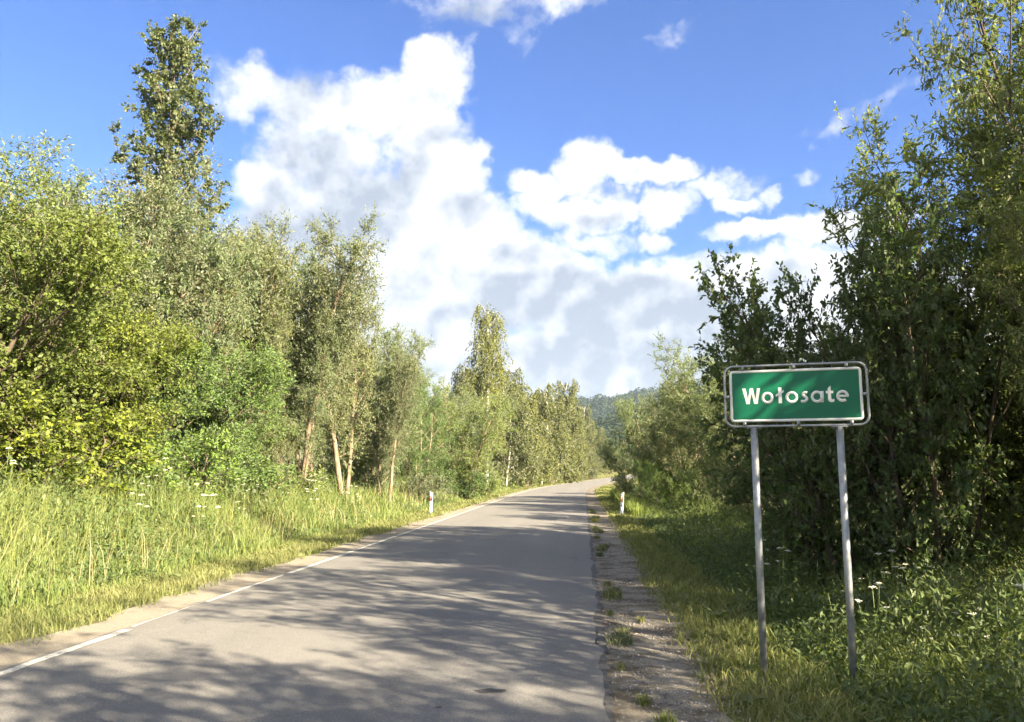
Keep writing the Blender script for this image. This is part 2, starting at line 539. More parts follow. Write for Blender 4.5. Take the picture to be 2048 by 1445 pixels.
def soil(t, b):
    co = t.node('ShaderNodeTexCoord').outputs['Object']
    n1 = t.noise(co, 18.0, 5, 0.65)
    n2 = t.noise(co, 0.8, 4, 0.6)
    c = t.mix(t.mr(n1, 0.35, 0.65), c4((0.065, 0.075, 0.025)), c4((0.15, 0.15, 0.055)))
    c = t.mix(t.mr(n2, 0.45, 0.7, 0, 0.5), c, c4((0.13, 0.11, 0.055)))
    t.put(b.inputs['Base Color'], c)
    b.inputs['Roughness'].default_value = 0.95
    b.inputs['Specular IOR Level'].default_value = 0.1
    bp = t.node('ShaderNodeBump')
    bp.inputs['Strength'].default_value = 0.8
    bp.inputs['Distance'].default_value = 0.03
    t.put(bp.inputs['Height'], n1)
    t.put(b.inputs['Normal'], bp.outputs[0])


M['soil'] = principled('grassy_soil', soil)
M['paint'] = principled('worn_white_paint', lambda t, b: (
    t.put(b.inputs['Base Color'], t.mix(
        t.mr(t.noise(t.node('ShaderNodeTexCoord').outputs['Object'], 22.0, 6, 0.7), 0.46, 0.60),
        c4((0.50, 0.485, 0.44)), c4((0.22, 0.205, 0.18)))),
    setattr(b.inputs['Roughness'], 'default_value', 0.8)))
M['tar'] = plain('dark_tar', (0.085, 0.081, 0.076), 0.85, 0, 0.2, 0.5, 12)

# ------------------------------------------------------------------ the lie of the land
ROAD_L, ROAD_R = -4.88, 0.13


def off(y):
    y = np.asarray(y, dtype=np.float64)
    q = np.clip(y - 57, 0, 190)
    return q * q / 870 + np.clip(y - 247, 0, None) * (2 * 190 / 870)


def rise(y):
    y = np.asarray(y, dtype=np.float64)
    q = np.clip(y - 90, 0, 80)
    return 0.8 * (q / 80) ** 2 + np.clip(y - 170, 0, 60) * 0.012


def vnoise(x, y, s, seed=0):
    """cheap smooth noise from sines"""
    r = np.random.default_rng(seed)
    o = 0
    for i in range(5):
        a, b, c = r.uniform(-1, 1, 3)
        o = o + np.sin((x * a + y * b) * s * (1 + 0.6 * i) * 2 + c * 9)
    return o / 5


LX = [-400, -60, -22, -12, -8.0, -4.2, -2.6, -1.7, -0.8, 0]
LZ = [1.8, 1.6, 1.3, 1.05, 0.80, 0.32, -0.02, -0.06, -0.03, -0.03]
RX = [0, 0.85, 1.25, 1.8, 2.4, 3.2, 4.3, 6.0, 12, 60, 400]
RZ = [-0.03, -0.035, -0.03, -0.10, -0.28, -0.62, -0.45, -0.22, -0.1, 0.3, 1.0]


def ground(x, y):
    x = np.asarray(x, dtype=np.float64)
    y = np.asarray(y, dtype=np.float64)
    u = x - off(y)
    zl = np.interp(u - ROAD_L, LX, LZ)
    zr = np.interp(u - ROAD_R, RX, RZ)
    z = np.where(u < ROAD_L, zl, np.where(u > ROAD_R, zr, -0.03))
    near = np.clip((25 - y) / 9, 0, 1)
    z = z + 0.8 * near * near * (3 - 2 * near) * np.clip((ROAD_L - 3.0 - u) / 4.0, 0, 1)
    w = np.clip(np.maximum(ROAD_L - 1.5 - u, u - ROAD_R - 1.2), 0, 3) / 3
    z = z + w * (0.07 * vnoise(x, y, 0.6, 3) + 0.03 * vnoise(x, y, 1.7, 4))
    return z + rise(y)


def gz(x, y):
    return float(ground(x, y))


def geo_steps(a, b, s0, g):
    o = [a]
    s = s0
    while o[-1] < b:
        o.append(o[-1] + s)
        s *= g
    return o


ys = np.array(sorted(set([-1500, -700, -300, -120, -60, -35, -20, -14, -10, -7, -5, -3, -1.5] + geo_steps(0, 1800, 0.45, 1.02))))
us = np.concatenate([-np.array(geo_steps(16, 1600, 1.5, 1.25))[::-1], np.arange(-15.6, 9.0, 0.3), np.array(geo_steps(9.2, 1600, 1.0, 1.25))])
U, Y = np.meshgrid(us, ys)
X = U + off(Y)
Z = ground(X, Y)
nx, ny = len(us), len(ys)
ii = (np.arange(ny - 1)[:, None] * nx + np.arange(nx - 1)[None, :]).ravel()
gq = np.stack([ii, ii + 1, ii + nx + 1, ii + nx], -1)
g_o = obj('ground', mesh_np('ground', np.stack([X, Y, Z], -1).reshape(-1, 3), [gq], M['soil'], smooth=True))
tag(g_o, kind='structure')


def strip(name, ufn0, ufn1, zfn, yv, mat, cols=2, parent=None):
    """a ribbon that follows the road between two lateral offsets"""
    V = []
    for y in yv:
        a, b = ufn0(y), ufn1(y)
        for k in range(cols):
            u = a + (b - a) * k / (cols - 1)
            V.append((u + float(off(y)), y, zfn(u, y) + float(rise(y))))
    n = len(yv)
    i = (np.arange(n - 1)[:, None] * cols + np.arange(cols - 1)[None, :]).ravel()
    q = np.stack([i, i + 1, i + cols + 1, i + cols], -1)
    return obj(name, mesh_np(name, V, [q], mat), parent)


rng = np.random.default_rng(11)
yr = [-60, -40, -25, -15, -8, -4] + geo_steps(-2, 270, 0.18, 1.012)
jagL = {round(y, 4): rng.normal(0, 0.012) for y in yr}
jagR = {round(y, 4): rng.normal(0, 0.018) for y in yr}


def crown(u):
    m = (ROAD_L + ROAD_R) / 2
    return 0.03 * (1 - ((u - m) / 2.5) ** 2)


road = strip('road', lambda y: ROAD_L + jagL[round(y, 4)], lambda y: ROAD_R + jagR[round(y, 4)] + 0.02 * math.sin(y * 1.3), lambda u, y: crown(u), yr, M['asphalt'], 9)
tag(road, kind='structure')
rg = random.Random(5)
# worn white line along the left edge: broken, ragged pieces
y = -6.0
first = True
while y < 250:
    if y < 6.9:
        L = 2.0
    elif y < 8.2:
        L = 1.25
    else:
        L = rg.uniform(1.2, 5.0)
    if y < -5:
        L = 12.2
    if L > 0:
        n = max(2, int(L / 0.25))
        yv = [y + L * i / n for i in range(n + 1)]
        ja = [rg.uniform(-0.012, 0.012) for _ in yv]
        jb = [rg.uniform(-0.016, 0.010) for _ in yv]
        wd = 0.11 if y < 6.5 else (0.028 if y < 8.5 else (0.065 if y < 11 else 0.10))
        d0, d1 = dict(zip(yv, ja)), dict(zip(yv, jb))
        strip('edge_line', lambda q: ROAD_L + 0.05 + d0[q], lambda q: ROAD_L + 0.05 + wd + d1[q], lambda u, q: crown(u) + 0.004, yv, M['paint'], 2, road)
    y += L + rg.uniform(0.03, 0.2)
    if y > 90:
        y += 0.001
# dark crumbled tar band at the right edge and an old stain
yv = geo_steps(-3, 60, 0.035, 1.005)
dj = {q: rg.uniform(-0.03, 0.03) for q in yv}
dk = {q: rg.uniform(-0.05, 0.06) for q in yv}
tarb = strip('tar_edge', lambda q: ROAD_R - 0.02 + dj[q], lambda q: ROAD_R + 0.06 + 0.5 * dk[q], lambda u, q: -0.006 - 0.02 * max(0, u - ROAD_R), yv, M['tar'], 2, road)
yv = geo_steps(-3, 120, 0.2, 1.01)
ra = {q: rg.uniform(-0.012, 0.012) for q in yv}
M['faint'] = plain('faded_line', (0.215, 0.205, 0.19), 0.85, 0, 0.2, 0.35, 30)


def blot(name, cx, cy, pts, mat, parent):
    V = [(cx, cy, crown(cx) + 0.004)] + [(cx + a, cy + b, crown(cx + a) + 0.004) for a, b in pts]
    n = len(pts)
    t = [(0, 1 + i, 1 + (i + 1) % n) for i in range(n)]
    return obj(name, mesh_np(name, V, [np.array(t)], mat), parent)


M['stain'] = plain('dark_stain', (0.050, 0.050, 0.052), 0.8, 0, 0.2, 0.15, 20)
blot('stain', -0.72, 6.22, [(-0.12, -0.02), (-0.04, -0.09), (0.02, -0.05), (0.09, -0.04), (0.13, 0.0), (0.11, 0.05), (0.05, 0.03), (0.0, 0.06), (-0.05, 0.02)], M['stain'], road)
blot('stain', -0.36, 8.7, [(-0.06, -0.05), (0.03, -0.07), (0.08, 0.0), (0.05, 0.09), (-0.03, 0.07)], M['faint'], road)
blot('stain', -1.02, 5.75, [(-0.03, -0.01), (0.0, -0.02), (0.03, 0.0), (0.01, 0.015)], M['stain'], road)

# shoulders
yl = [-30, -15, -8, -4] + geo_steps(-2, 240, 0.2, 1.012)
sl = {q: 0.10 * math.sin(q * 0.9) + 0.07 * math.sin(q * 2.3 + 1) + rg.uniform(-0.07, 0.07) for q in yl}
sr = {q: 0.09 * math.sin(q * 0.7 + 2) + 0.06 * math.sin(q * 2.9) + rg.uniform(-0.06, 0.06) for q in yl}


def shl(q):
    return ROAD_L - (0.72 - 0.0035 * min(max(q, 0), 90)) + sl[q]


tag(strip('left_shoulder', shl, lambda q: ROAD_L + 0.03, lambda u, q: -0.012 + 0.008 * math.sin(u * 9 + q), yl, M['sand'], 4), kind='structure')
tag(strip('right_shoulder', lambda q: ROAD_R - 0.05, lambda q: ROAD_R + (0.88 if q < 40 else 0.7) + sr[q], lambda u, q: -0.016 - 0.012 * (u - ROAD_R) + 0.007 * math.sin(u * 8 + 2 * q), yl, M['gravel'], 5), kind='structure')

# ------------------------------------------------------------------ leaves and blades
def leaf_geo(pos, axis, nrm, L, W, kind='rhomb', fold=0.18):
    n = len(pos)
    axis = axis / (np.linalg.norm(axis, axis=1)[:, None] + 1e-9)
    side = np.cross(axis, nrm)
    side /= np.linalg.norm(side, axis=1)[:, None] + 1e-9
    up = np.cross(side, axis)
    L = np.broadcast_to(L, (n,))[:, None]
    W = np.broadcast_to(W, (n,))[:, None] * 0.5
    if kind == 'rhomb':
        v = np.stack([pos, pos + axis * L * 0.45 + side * W + up * W * fold * 2, pos + axis * L, pos + axis * L * 0.45 - side * W + up * W * fold * 2], 1)
        k, f = 4, [(0, 1, 2), (0, 2, 3)]
    else:
        a, b = (0.30, 0.66) if kind == 'lance' else (0.28, 0.72)
        v = np.stack([pos, pos + axis * L * a + side * W + up * W * fold, pos + axis * L * b + side * W * 0.82 + up * W * fold, pos + axis * L - up * L * 0.06,
                      pos + axis * L * b - side * W * 0.82 + up * W * fold, pos + axis * L * a - side * W + up * W * fold], 1)
        k, f = 6, [(0, 1, 5), (1, 2, 5), (2, 4, 5), (2, 3, 4)]
    base = np.arange(n)[:, None, None] * k
    F = (base + np.array(f)[None]).reshape(-1, 3)
    return v.reshape(-1, 3), F, len(f)


def unit(r, n):
    v = r.normal(size=(n, 3))
    return v / np.linalg.norm(v, axis=1)[:, None]


def poly(start, d, length, n, wob, trop, r):
    p = [np.array(start, dtype=float)]
    d = np.array(d, dtype=float)
    st = length / n
    for i in range(n):
        d = d + r.normal(size=3) * wob + trop
        d /= np.linalg.norm(d)
        p.append(p[-1] + d * st)
    return np.array(p)


def gen_tree(seed, stems, limb_n, limb_len, prof, t0, inc, br_n, br_len, tw_n, tw_len, leaf_n, leaf, kind='rhomb',
             limb_trop=0.06, br_trop=0.03, tw_trop=(0, 0, 0.1), leaf_droop=0.15, wob=0.10, tw_draw=False, limb_r=0.4, flat=0.0, lean_out=0.0):
    """stems: list of (base xyz, direction, length, radius).  Returns (list of wood MB, leaf V, F, tint)"""
    r = np.random.default_rng(seed)
    woods, brs, brw = [], [], []
    for (b, d, Lg, rad) in stems:
        tk, mb = MB(), MB()
        sp = poly(b, d, Lg, 10, 0.045 if len(stems) > 1 else 0.022, np.array([0, 0, 0.02]), r)
        srad = rad * (1 - np.linspace(0, 1, 11)) ** 0.8 + 0.012
        srad[0] *= 1.25
        tk.tube(sp, srad, 8)
        az0 = r.uniform(0, 6.28)
        for i in range(limb_n):
            t = t0 + (0.99 - t0) * (i + r.uniform(0.1, 0.9)) / limb_n
            k = min(int(t * 10), 9)
            f = t * 10 - k
            p0 = sp[k] * (1 - f) + sp[k + 1] * f
            dd = sp[k + 1] - sp[k]
            dd /= np.linalg.norm(dd)
            az = az0 + i * 2.4 + r.normal() * 0.4
            h = np.array([math.cos(az), math.sin(az), 0])
            if lean_out:
                hb = np.array([p0[0], p0[1], 0.0])
                nb = np.linalg.norm(hb)
                if nb > 0.05:
                    h = h + lean_out * hb / nb
                    h /= np.linalg.norm(h)
            ic = inc[0] + (inc[1] - inc[0]) * t + r.normal() * 0.12
            ld = dd * math.cos(ic) + h * math.sin(ic)
            ll = limb_len * prof((t - t0) / (1 - t0)) * r.uniform(0.7, 1.2)
            lp = poly(p0, ld, ll, 6, wob, np.array([0, 0, limb_trop]), r)
            r0 = max(0.008, min(srad[k] * 0.6, 0.02 * ll * limb_r + 0.006))
            mb.tube(lp, np.linspace(r0, 0.005, 7), 5, cap=False)
            nb = max(2, int(br_n * (0.45 + 0.55 * ll / limb_len)))
            for j in range(nb):
                s = 0.22 + 0.78 * (j + r.uniform(0, 1)) / nb
                kk = min(int(s * 6), 5)
                ff = s * 6 - kk
                q0 = lp[kk] * (1 - ff) + lp[kk + 1] * ff
                ldn = lp[kk + 1] - lp[kk]
                ldn /= np.linalg.norm(ldn)
                rv = unit(r, 1)[0]
                rv[2] = rv[2] * (1 - flat) + 0.15
                bd = ldn * 0.65 + rv * 0.85
                bd /= np.linalg.norm(bd)
                bl = br_len * (1.15 - 0.55 * s) * r.uniform(0.7, 1.25)
                bp = poly(q0, bd, bl, 4, wob, np.array([0, 0, br_trop]), r)
                mb.tube(bp, np.linspace(max(0.006, r0 * 0.35), 0.003, 5), 3, cap=False)
                brs.append(bp)
                brw.append(bl)
        woods.append((tk, mb))
    B = np.array(brs)
    nB = len(B)
    # twigs
    T = nB * tw_n
    bi = np.repeat(np.arange(nB), tw_n)
    s = r.uniform(0.1, 1.0, T) * 4
    k = np.minimum(s.astype(int), 3)
    f = (s - k)[:, None]
    p0 = B[bi, k] * (1 - f) + B[bi, k + 1] * f
    bd = B[bi, k + 1] - B[bi, k]
    bd /= np.linalg.norm(bd, axis=1)[:, None]
    td = bd * 0.7 + unit(r, T) * 0.8 + np.array(tw_trop)
    td /= np.linalg.norm(td, axis=1)[:, None]
    tl = tw_len * r.uniform(0.55, 1.3, T)
    # twigs may hang: bend with gravity
    g = np.array([0, 0, -1.0]) * (1.0 if tw_trop[2] < -0.3 else 0.0)
    N = T * leaf_n
    ti = np.repeat(np.arange(T), leaf_n)
    s = np.tile((np.arange(leaf_n) + 0.5) / leaf_n, T) + r.normal(0, 0.04, N)
    pos = p0[ti] + td[ti] * (tl[ti] * s)[:, None] + g * (tl[ti] * s * s * 0.6)[:, None]
    ax = td[ti] * 0.75 + unit(r, N) * 0.8 + np.array([0, 0, -leaf_droop])
    nr = unit(r, N) * 0.8 + np.array([0, 0, 0.75]) + td[ti] * 0.2
    pos = pos + unit(r, N) * 0.02
    sc = r.uniform(0.5, 1.35, N)
    V, F, nf = leaf_geo(pos, ax, nr, leaf[0] * sc, leaf[1] * sc, kind)
    tb = r.uniform(0, 1, nB)
    tint = np.repeat(np.clip(0.72 * tb[bi][ti] + 0.28 * r.uniform(0, 1, N), 0, 1), nf)
    if tw_draw:
        for m in range(T):
            woods[0][1].tube(np.stack([p0[m], p0[m] + td[m] * tl[m] * 0.9]), [0.004, 0.002], 3, cap=False)
    return woods, V, F, tint


PROTO = {}
LEAN = {}


def proto(name, leafm, bark, **kw):
    woods, V, F, tint = gen_tree(**kw)
    wm = [(a.mesh(name + '_trunk', M[bark], True), b.mesh(name + '_branches', M[bark], True)) for a, b in woods]
    cm = mesh_np(name + '_crown', V, [F], M[leafm], tint)
    PROTO[name] = (wm, cm, float(V[:, 2].max()))
    top = V[V[:, 2] > V[:, 2].max() * 0.85].mean(0)
    LEAN[name] = math.atan2(top[1], top[0])


def plant(kind, name, x, y, h, label, cat='tree', group=None, rz=None, leafm=None, wide=1.0, sink=0.08):
    wm, cm, H0 = PROTO[kind]
    s = h / H0
    if rz is None and kind in ('aspen', 'tall_birch'):
        rz = math.atan2(y, x) - LEAN[kind]
    if rz is None:
        rz = (x * 12.9898 + y * 78.233) % 6.283
    e = empty(name, (x, y, gz(x, y) - sink), rz, (s * wide, s * wide, s))
    for w, b in wm:
        obj('branches', b, obj('trunk', w, e))
    c = obj('crown', cm, e)
    if leafm:
        c.material_slots[0].link = 'OBJECT'
        c.material_slots[0].material = M[leafm]
    return tag(e, label, cat, group)


def fan(n, lean, L, rad, seed, spread=0.35):
    r = np.random.default_rng(seed)
    o = []
    for i in range(n):
        a = i * 6.283 / n + r.normal() * 0.4
        l = lean * r.uniform(0.5, 1.2)
        o.append(((math.cos(a) * spread * r.uniform(.4, 1), math.sin(a) * spread * r.uniform(.4, 1), 0),
                  (math.cos(a) * l, math.sin(a) * l, 1), L * r.uniform(0.75, 1.05), rad * r.uniform(0.7, 1.2)))
    return o


def p_round(t):
    return 0.45 + 0.75 * math.sin(math.pi * min(1, 0.12 + 0.8 * t))


def p_cone(t):
    return 0.32 + 0.80 * (1 - t) ** 0.55


def p_col(t):
    return (0.55 + 0.6 * math.sin(math.pi * (0.15 + 0.62 * t))) * (1.0 if t < 0.8 else 1.0 - (t - 0.8) * 2.6)


def p_top(t):
    return 0.30 + 0.8 * t ** 0.6 if t < 0.75 else 1.1 - (t - 0.75) * 2.2


proto('bush_willow', 'willow', 'bark', seed=1, stems=fan(5, 0.34, 8.2, 0.085, 1, 0.5), limb_n=15, limb_len=2.4, prof=p_round, t0=0.06, inc=(1.2, 0.6), br_n=9, br_len=1.0, tw_n=12, tw_len=0.44, leaf_n=11, leaf=(0.104, 0.043), lean_out=0.5)
proto('tall_willow', 'olive', 'bark', seed=2, stems=fan(3, 0.16, 10.0, 0.12, 2, 0.4), limb_n=22, limb_len=2.6, prof=p_round, t0=0.20, inc=(1.15, 0.5), br_n=9, br_len=1.05, tw_n=12, tw_len=0.46, leaf_n=11, leaf=(0.104, 0.043), limb_trop=0.09, lean_out=0.4)
proto('open_tree', 'olive', 'bark', seed=3, stems=fan(2, 0.14, 10.5, 0.13, 7, 0.3), limb_n=30, limb_len=2.6, prof=p_top, t0=0.24, inc=(1.1, 0.45), br_n=8, br_len=1.0, tw_n=14, tw_len=0.44, leaf_n=11, leaf=(0.095, 0.040), limb_trop=0.10)
proto('green_bush', 'fresh', 'bark_dark', seed=4, stems=fan(7, 0.55, 4.4, 0.05, 4, 0.5), limb_n=11, limb_len=1.6, prof=p_round, t0=0.06, inc=(1.2, 0.6), br_n=8, br_len=0.75, tw_n=10, tw_len=0.34, leaf_n=11, leaf=(0.071, 0.042), kind='rhomb', lean_out=0.6)
proto('dome_willow', 'willow', 'bark', seed=5, stems=fan(8, 0.48, 6.6, 0.06, 5, 0.4), limb_n=12, limb_len=1.9, prof=p_top, t0=0.12, inc=(0.95, 0.5), br_n=8, br_len=0.85, tw_n=10, tw_len=0.45, leaf_n=11, leaf=(0.110, 0.039), tw_trop=(0, 0, 0.35), lean_out=0.5)
proto('aspen', 'aspen', 'bark', seed=6, stems=[((0, 0, 0), (0.01, 0, 1), 17.6, 0.20)], limb_n=66, limb_len=4.2, prof=lambda t: (1.0 - 0.70 * t) * (0.75 + 0.5 * abs(math.sin(t * 40))), t0=0.2, inc=(1.1, 0.6), br_n=10, br_len=0.95, tw_n=9, tw_len=0.30, leaf_n=11, leaf=(0.105, 0.095), limb_trop=0.10, tw_trop=(0, 0, 0.05), leaf_droop=0.5, wob=0.12)
proto('tall_birch', 'birch', 'birch_bark', seed=7, stems=[((0, 0, 0), (0.02, 0, 1), 12.9, 0.13)], limb_n=44, limb_len=2.7, prof=lambda t: (0.24 + 0.72 * (1 - t) ** 0.8) * (0.6 + 0.7 * abs(math.sin(t * 27))), t0=0.22, inc=(0.85, 0.5), br_n=8, br_len=0.9, tw_n=7, tw_len=0.85, leaf_n=12, leaf=(0.12, 0.085), limb_trop=0.03, br_trop=-0.25, tw_trop=(0, 0, -1.6), leaf_droop=0.8)
proto('birch', 'birch', 'birch_bark', seed=8, stems=fan(3, 0.12, 9.6, 0.08, 8, 0.5), limb_n=22, limb_len=2.1, prof=p_cone, t0=0.06, inc=(1.0, 0.5), br_n=8, br_len=0.8, tw_n=7, tw_len=0.75, leaf_n=11, leaf=(0.13, 0.09), limb_trop=0.03, br_trop=-0.2, tw_trop=(0, 0, -1.4), leaf_droop=0.8)
proto('goat_willow', 'goat', 'bark_dark', seed=9, stems=fan(6, 0.34, 5.6, 0.06, 9, 0.45), limb_n=13, limb_len=1.6, prof=p_round, t0=0.07, inc=(1.15, 0.55), br_n=9, br_len=0.66, tw_n=6, tw_len=0.28, leaf_n=11, leaf=(0.093, 0.048), kind='ovate', tw_draw=True, lean_out=0.5)
proto('crack_willow', 'crack', 'bark_dark', seed=10, stems=fan(6, 0.26, 8.4, 0.07, 10, 0.5), limb_n=20, limb_len=1.9, prof=p_round, t0=0.06, inc=(1.15, 0.55), br_n=9, br_len=0.75, tw_n=6, tw_len=0.36, leaf_n=11, leaf=(0.112, 0.036), kind='lance', tw_draw=True, limb_trop=0.08, lean_out=0.4)
proto('thin_tree', 'crack', 'bark_dark', seed=12, stems=fan(2, 0.12, 8.6, 0.09, 12, 0.3), limb_n=20, limb_len=2.0, prof=p_round, t0=0.35, inc=(1.05, 0.45), br_n=6, br_len=0.75, tw_n=6, tw_len=0.42, leaf_n=10, leaf=(0.10, 0.044))
proto('small_bush', 'herb', 'bark_dark', seed=13, stems=fan(7, 0.7, 1.5, 0.02, 13, 0.35), limb_n=7, limb_len=0.7, prof=p_round, t0=0.05, inc=(1.1, 0.5), br_n=5, br_len=0.4, tw_n=5, tw_len=0.24, leaf_n=7, leaf=(0.085, 0.045))


def spruce():
    r = np.random.default_rng(21)
    tk, mb = MB(), MB()
    tk.tube([(0, 0, 0), (0, 0, 5), (0, 0, 10)], [0.16, 0.09, 0.01], 7)
    P, A, Nn = [], [], []
    for i in range(150):
        z = 0.7 + 9.1 * (i / 150)
        Lb = 2.1 * (1 - z / 10.2) + 0.12
        a = i * 2.4
        d = np.array([math.cos(a), math.sin(a), -0.25 + 0.5 * z / 10])
        mb.tube([(0, 0, z), tuple(np.array([0, 0, z]) + d * Lb)], [0.02, 0.004], 3, cap=False)
        n = int(60 + 190 * Lb / 2)
        s = r.uniform(0.1, 1, n) ** 0.7
        pp = np.array([0, 0, z]) + d * (Lb * s)[:, None]
        sd_ = np.cross(d, (0, 0, 1)) * r.uniform(-1, 1, n)[:, None] * (0.28 * Lb * (1.1 - s))[:, None]
        P.append(pp + sd_)
        A.append(d + sd_ * 1.4 + unit(r, n) * 0.4 + np.array([0, 0, -0.3]))
        Nn.append(unit(r, n) + np.array([0, 0, 1.2]))
    P, A, Nn = np.vstack(P), np.vstack(A), np.vstack(Nn)
    V, F, nf = leaf_geo(P, A, Nn, r.uniform(0.14, 0.26, len(P)), 0.05)
    PROTO['spruce'] = ([(tk.mesh('spruce_trunk', M['bark_dark'], True), mb.mesh('spruce_branches', M['bark_dark'], True))], mesh_np('spruce_crown', V, [F], M['spruce'], np.repeat(r.uniform(0, 1, len(P)), nf)), 10.0)


spruce()

# ------------------------------------------------------------------ trees, left side
T = [
    # kind, name, x, y, height, label, leaf material, width
    ('bush_willow', 'willow_tree', -13.4, 15.6, 8.3, 'tall grey-green willow rising at the left edge of the photo', 'willow', 1.0),
    ('green_bush', 'elder_bush', -12.0, 14.2, 5.6, 'yellow-green leafy bush low at the left edge, above the tall grass', 'yellowgreen', 1.15),
    ('green_bush', 'elder_bush', -11.6, 16.8, 4.6, 'bright yellow-green bush between the leftmost willow and the dark bushes', 'yellowgreen', 1.1),
    ('bush_willow', 'willow_tree', -13.6, 20.0, 9.9, 'bushy willow with silvery top just left of the tall aspen', 'olive', 0.95),
    ('green_bush', 'leafy_bush', -11.3, 20.6, 4.9, 'mid-green leafy bush below the tall aspen, behind the tall grass', 'fresh', 1.1),
    ('aspen', 'aspen_tree', -15.2, 27.0, 19.3, 'tallest tree, a slender aspen towering over the left-hand willows', 'aspen', 1.0),
    ('tall_willow', 'willow_tree', -14.0, 24.0, 9.0, 'pale olive willow standing in front of the aspen trunk', 'olive', 0.9),
    ('bush_willow', 'willow_tree', -13.0, 27.6, 9.4, 'dense willow closing the gap between the aspen and the trunk group', 'willow', 0.75),
    ('bush_willow', 'willow_tree', -12.6, 18.0, 7.6, 'leafy willow between the yellow-green bushes and the silvery-topped one', 'willow', 0.8),
    ('bush_willow', 'willow_tree', -9.0, 34.6, 7.8, 'leafy willow filling the slope right of the leaning trunk', 'willow', 0.8),
    ('bush_willow', 'willow_tree', -12.6, 21.4, 9.8, 'broad willow immediately below and left of the aspen', 'willow', 0.85),
    ('tall_willow', 'willow_tree', -12.9, 24.6, 9.6, 'round-crowned willow directly in front of the lower aspen crown', 'olive', 0.9),
    ('small_bush', 'low_bush', -10.3, 14.6, 2.3, 'low bush rising from the tall grass below the yellow-green bushes', 'yellowgreen', 1.2),
    ('small_bush', 'low_bush', -10.0, 18.4, 2.1, 'low green bush at the grass edge below the leafy willow', 'fresh', 1.2),
    ('small_bush', 'low_bush', -9.9, 22.2, 2.0, 'low green bush at the grass edge left of the trunks', 'fresh', 1.2),
    ('small_bush', 'low_bush', -9.6, 25.4, 1.6, 'low grey-green bush right in front of the trunk group', 'willow', 1.2),
    ('green_bush', 'leafy_bush', -11.6, 24.0, 4.2, 'green bush with a dark hollow left of the bare trunks', 'fresh', 1.05),
    ('open_tree', 'willow_tree', -12.2, 28.2, 10.4, 'open willow with pale twin trunks at the left of the trunk group', 'olive', 0.9),
    ('open_tree', 'willow_tree', -10.7, 29.0, 11.2, 'highest open-topped willow in the trunk group, thin twigs against the cloud', 'olive', 0.95),
    ('open_tree', 'willow_tree', -9.2, 30.5, 9.6, 'willow with one pale leaning trunk above the lit grass', 'olive', 0.85),
    ('open_tree', 'willow_tree', -11.5, 32.5, 10.6, 'olive willow filling the back of the trunk group', 'willow', 1.0),
    ('open_tree', 'willow_tree', -11.8, 26.9, 7.6, 'slim pale-trunked willow nearest the tall grass, at the left of the trunk group', 'olive', 0.7),
    ('open_tree', 'willow_tree', -10.0, 27.4, 7.2, 'slim willow with thin twin trunks in the middle of the trunk group', 'willow', 0.7),
    ('open_tree', 'willow_tree', -8.2, 33.0, 7.4, 'slim willow with forked trunk at the right end of the trunk group', 'olive', 0.75),
    ('small_bush', 'low_bush', -7.6, 38.0, 1.7, 'low pale bush right behind the left marker post', 'olive', 1.1),
    ('small_bush', 'low_bush', -7.0, 46.0, 2.0, 'low dark green bush under the dome-shaped willow', 'fresh', 1.1),
    ('small_bush', 'low_bush', -6.9, 53.0, 1.9, 'low bush left of the tall birch trunk', 'willow', 1.2),
    ('green_bush', 'willow_bush', -11.4, 26.4, 3.3, 'fine-leaved pale bush hanging in front of the bare trunks', 'olive', 0.9),
    ('tall_willow', 'willow_tree', -9.7, 37.0, 8.9, 'round-topped willow sloping down right of the trunk group', 'willow', 1.0),
    ('bush_willow', 'willow_tree', -8.3, 40.5, 7.0, 'mid-green willow between the round-topped willow and the dome-shaped one', 'fresh', 0.85),
    ('dome_willow', 'willow_shrub', -7.2, 47.0, 7.6, 'dome-shaped silvery willow shrub with fanned stems left of the tall birch', 'willow', 1.0),
    ('tall_birch', 'birch_tree', -7.7, 64.0, 15.6, 'tall slender birch with drooping twigs against the grey cloud', 'birch', 1.0),
    ('birch', 'birch_tree', -7.6, 74.0, 11.4, 'weeping birch immediately right of the tall birch', 'birch', 1.25),
    ('birch', 'birch_tree', -6.4, 86.0, 12.6, 'second weeping birch right of the tall birch', 'birch', 1.25),
    ('birch', 'birch_tree', -5.6, 96.0, 14.2, 'highest of the weeping birches right of the tall birch, with a pointed top', 'birch', 1.2),
    ('birch', 'birch_tree', -4.3, 109.0, 14.6, 'weeping birch where the row starts to slope down to the bend', 'birch', 1.15),
    ('birch', 'birch_tree', -2.9, 119.0, 13.4, 'last tall weeping birch of the row before the bend', 'birch', 1.1),
    ('dome_willow', 'willow_shrub', -5.6, 82.0, 4.6, 'pale willow shrub at the foot of the weeping birches', 'olive', 0.9),
    ('dome_willow', 'willow_shrub', -3.9, 101.0, 5.4, 'pale willow shrub further along the row of weeping birches', 'olive', 0.9),
    ('spruce', 'spruce_tree', -2.3, 150.0, 14.6, 'small dark spruce poking up beyond the birches in front of the hill', None, 1.0),
    ('birch', 'birch_tree', -0.5, 136.0, 13.0, 'pointed birch right of the small spruce near the bend', 'birch', 0.85),
    ('birch', 'birch_tree', 2.8, 160.0, 9.4, 'low rounded birch at the left of the far bend', 'birch', 0.9),
    ('dome_willow', 'willow_shrub', -1.2, 122.0, 5.6, 'pale low willow shrub on the outside of the bend', 'olive', 1.0),
    ('dome_willow', 'willow_shrub', 1.4, 140.0, 6.0, 'silvery willow shrub on the outside of the bend beneath the pointed birch', 'olive', 1.0),
    ('dome_willow', 'willow_shrub', 5.6, 172.0, 6.6, 'farthest willow shrub beside the vanishing road', 'willow', 1.1),
]
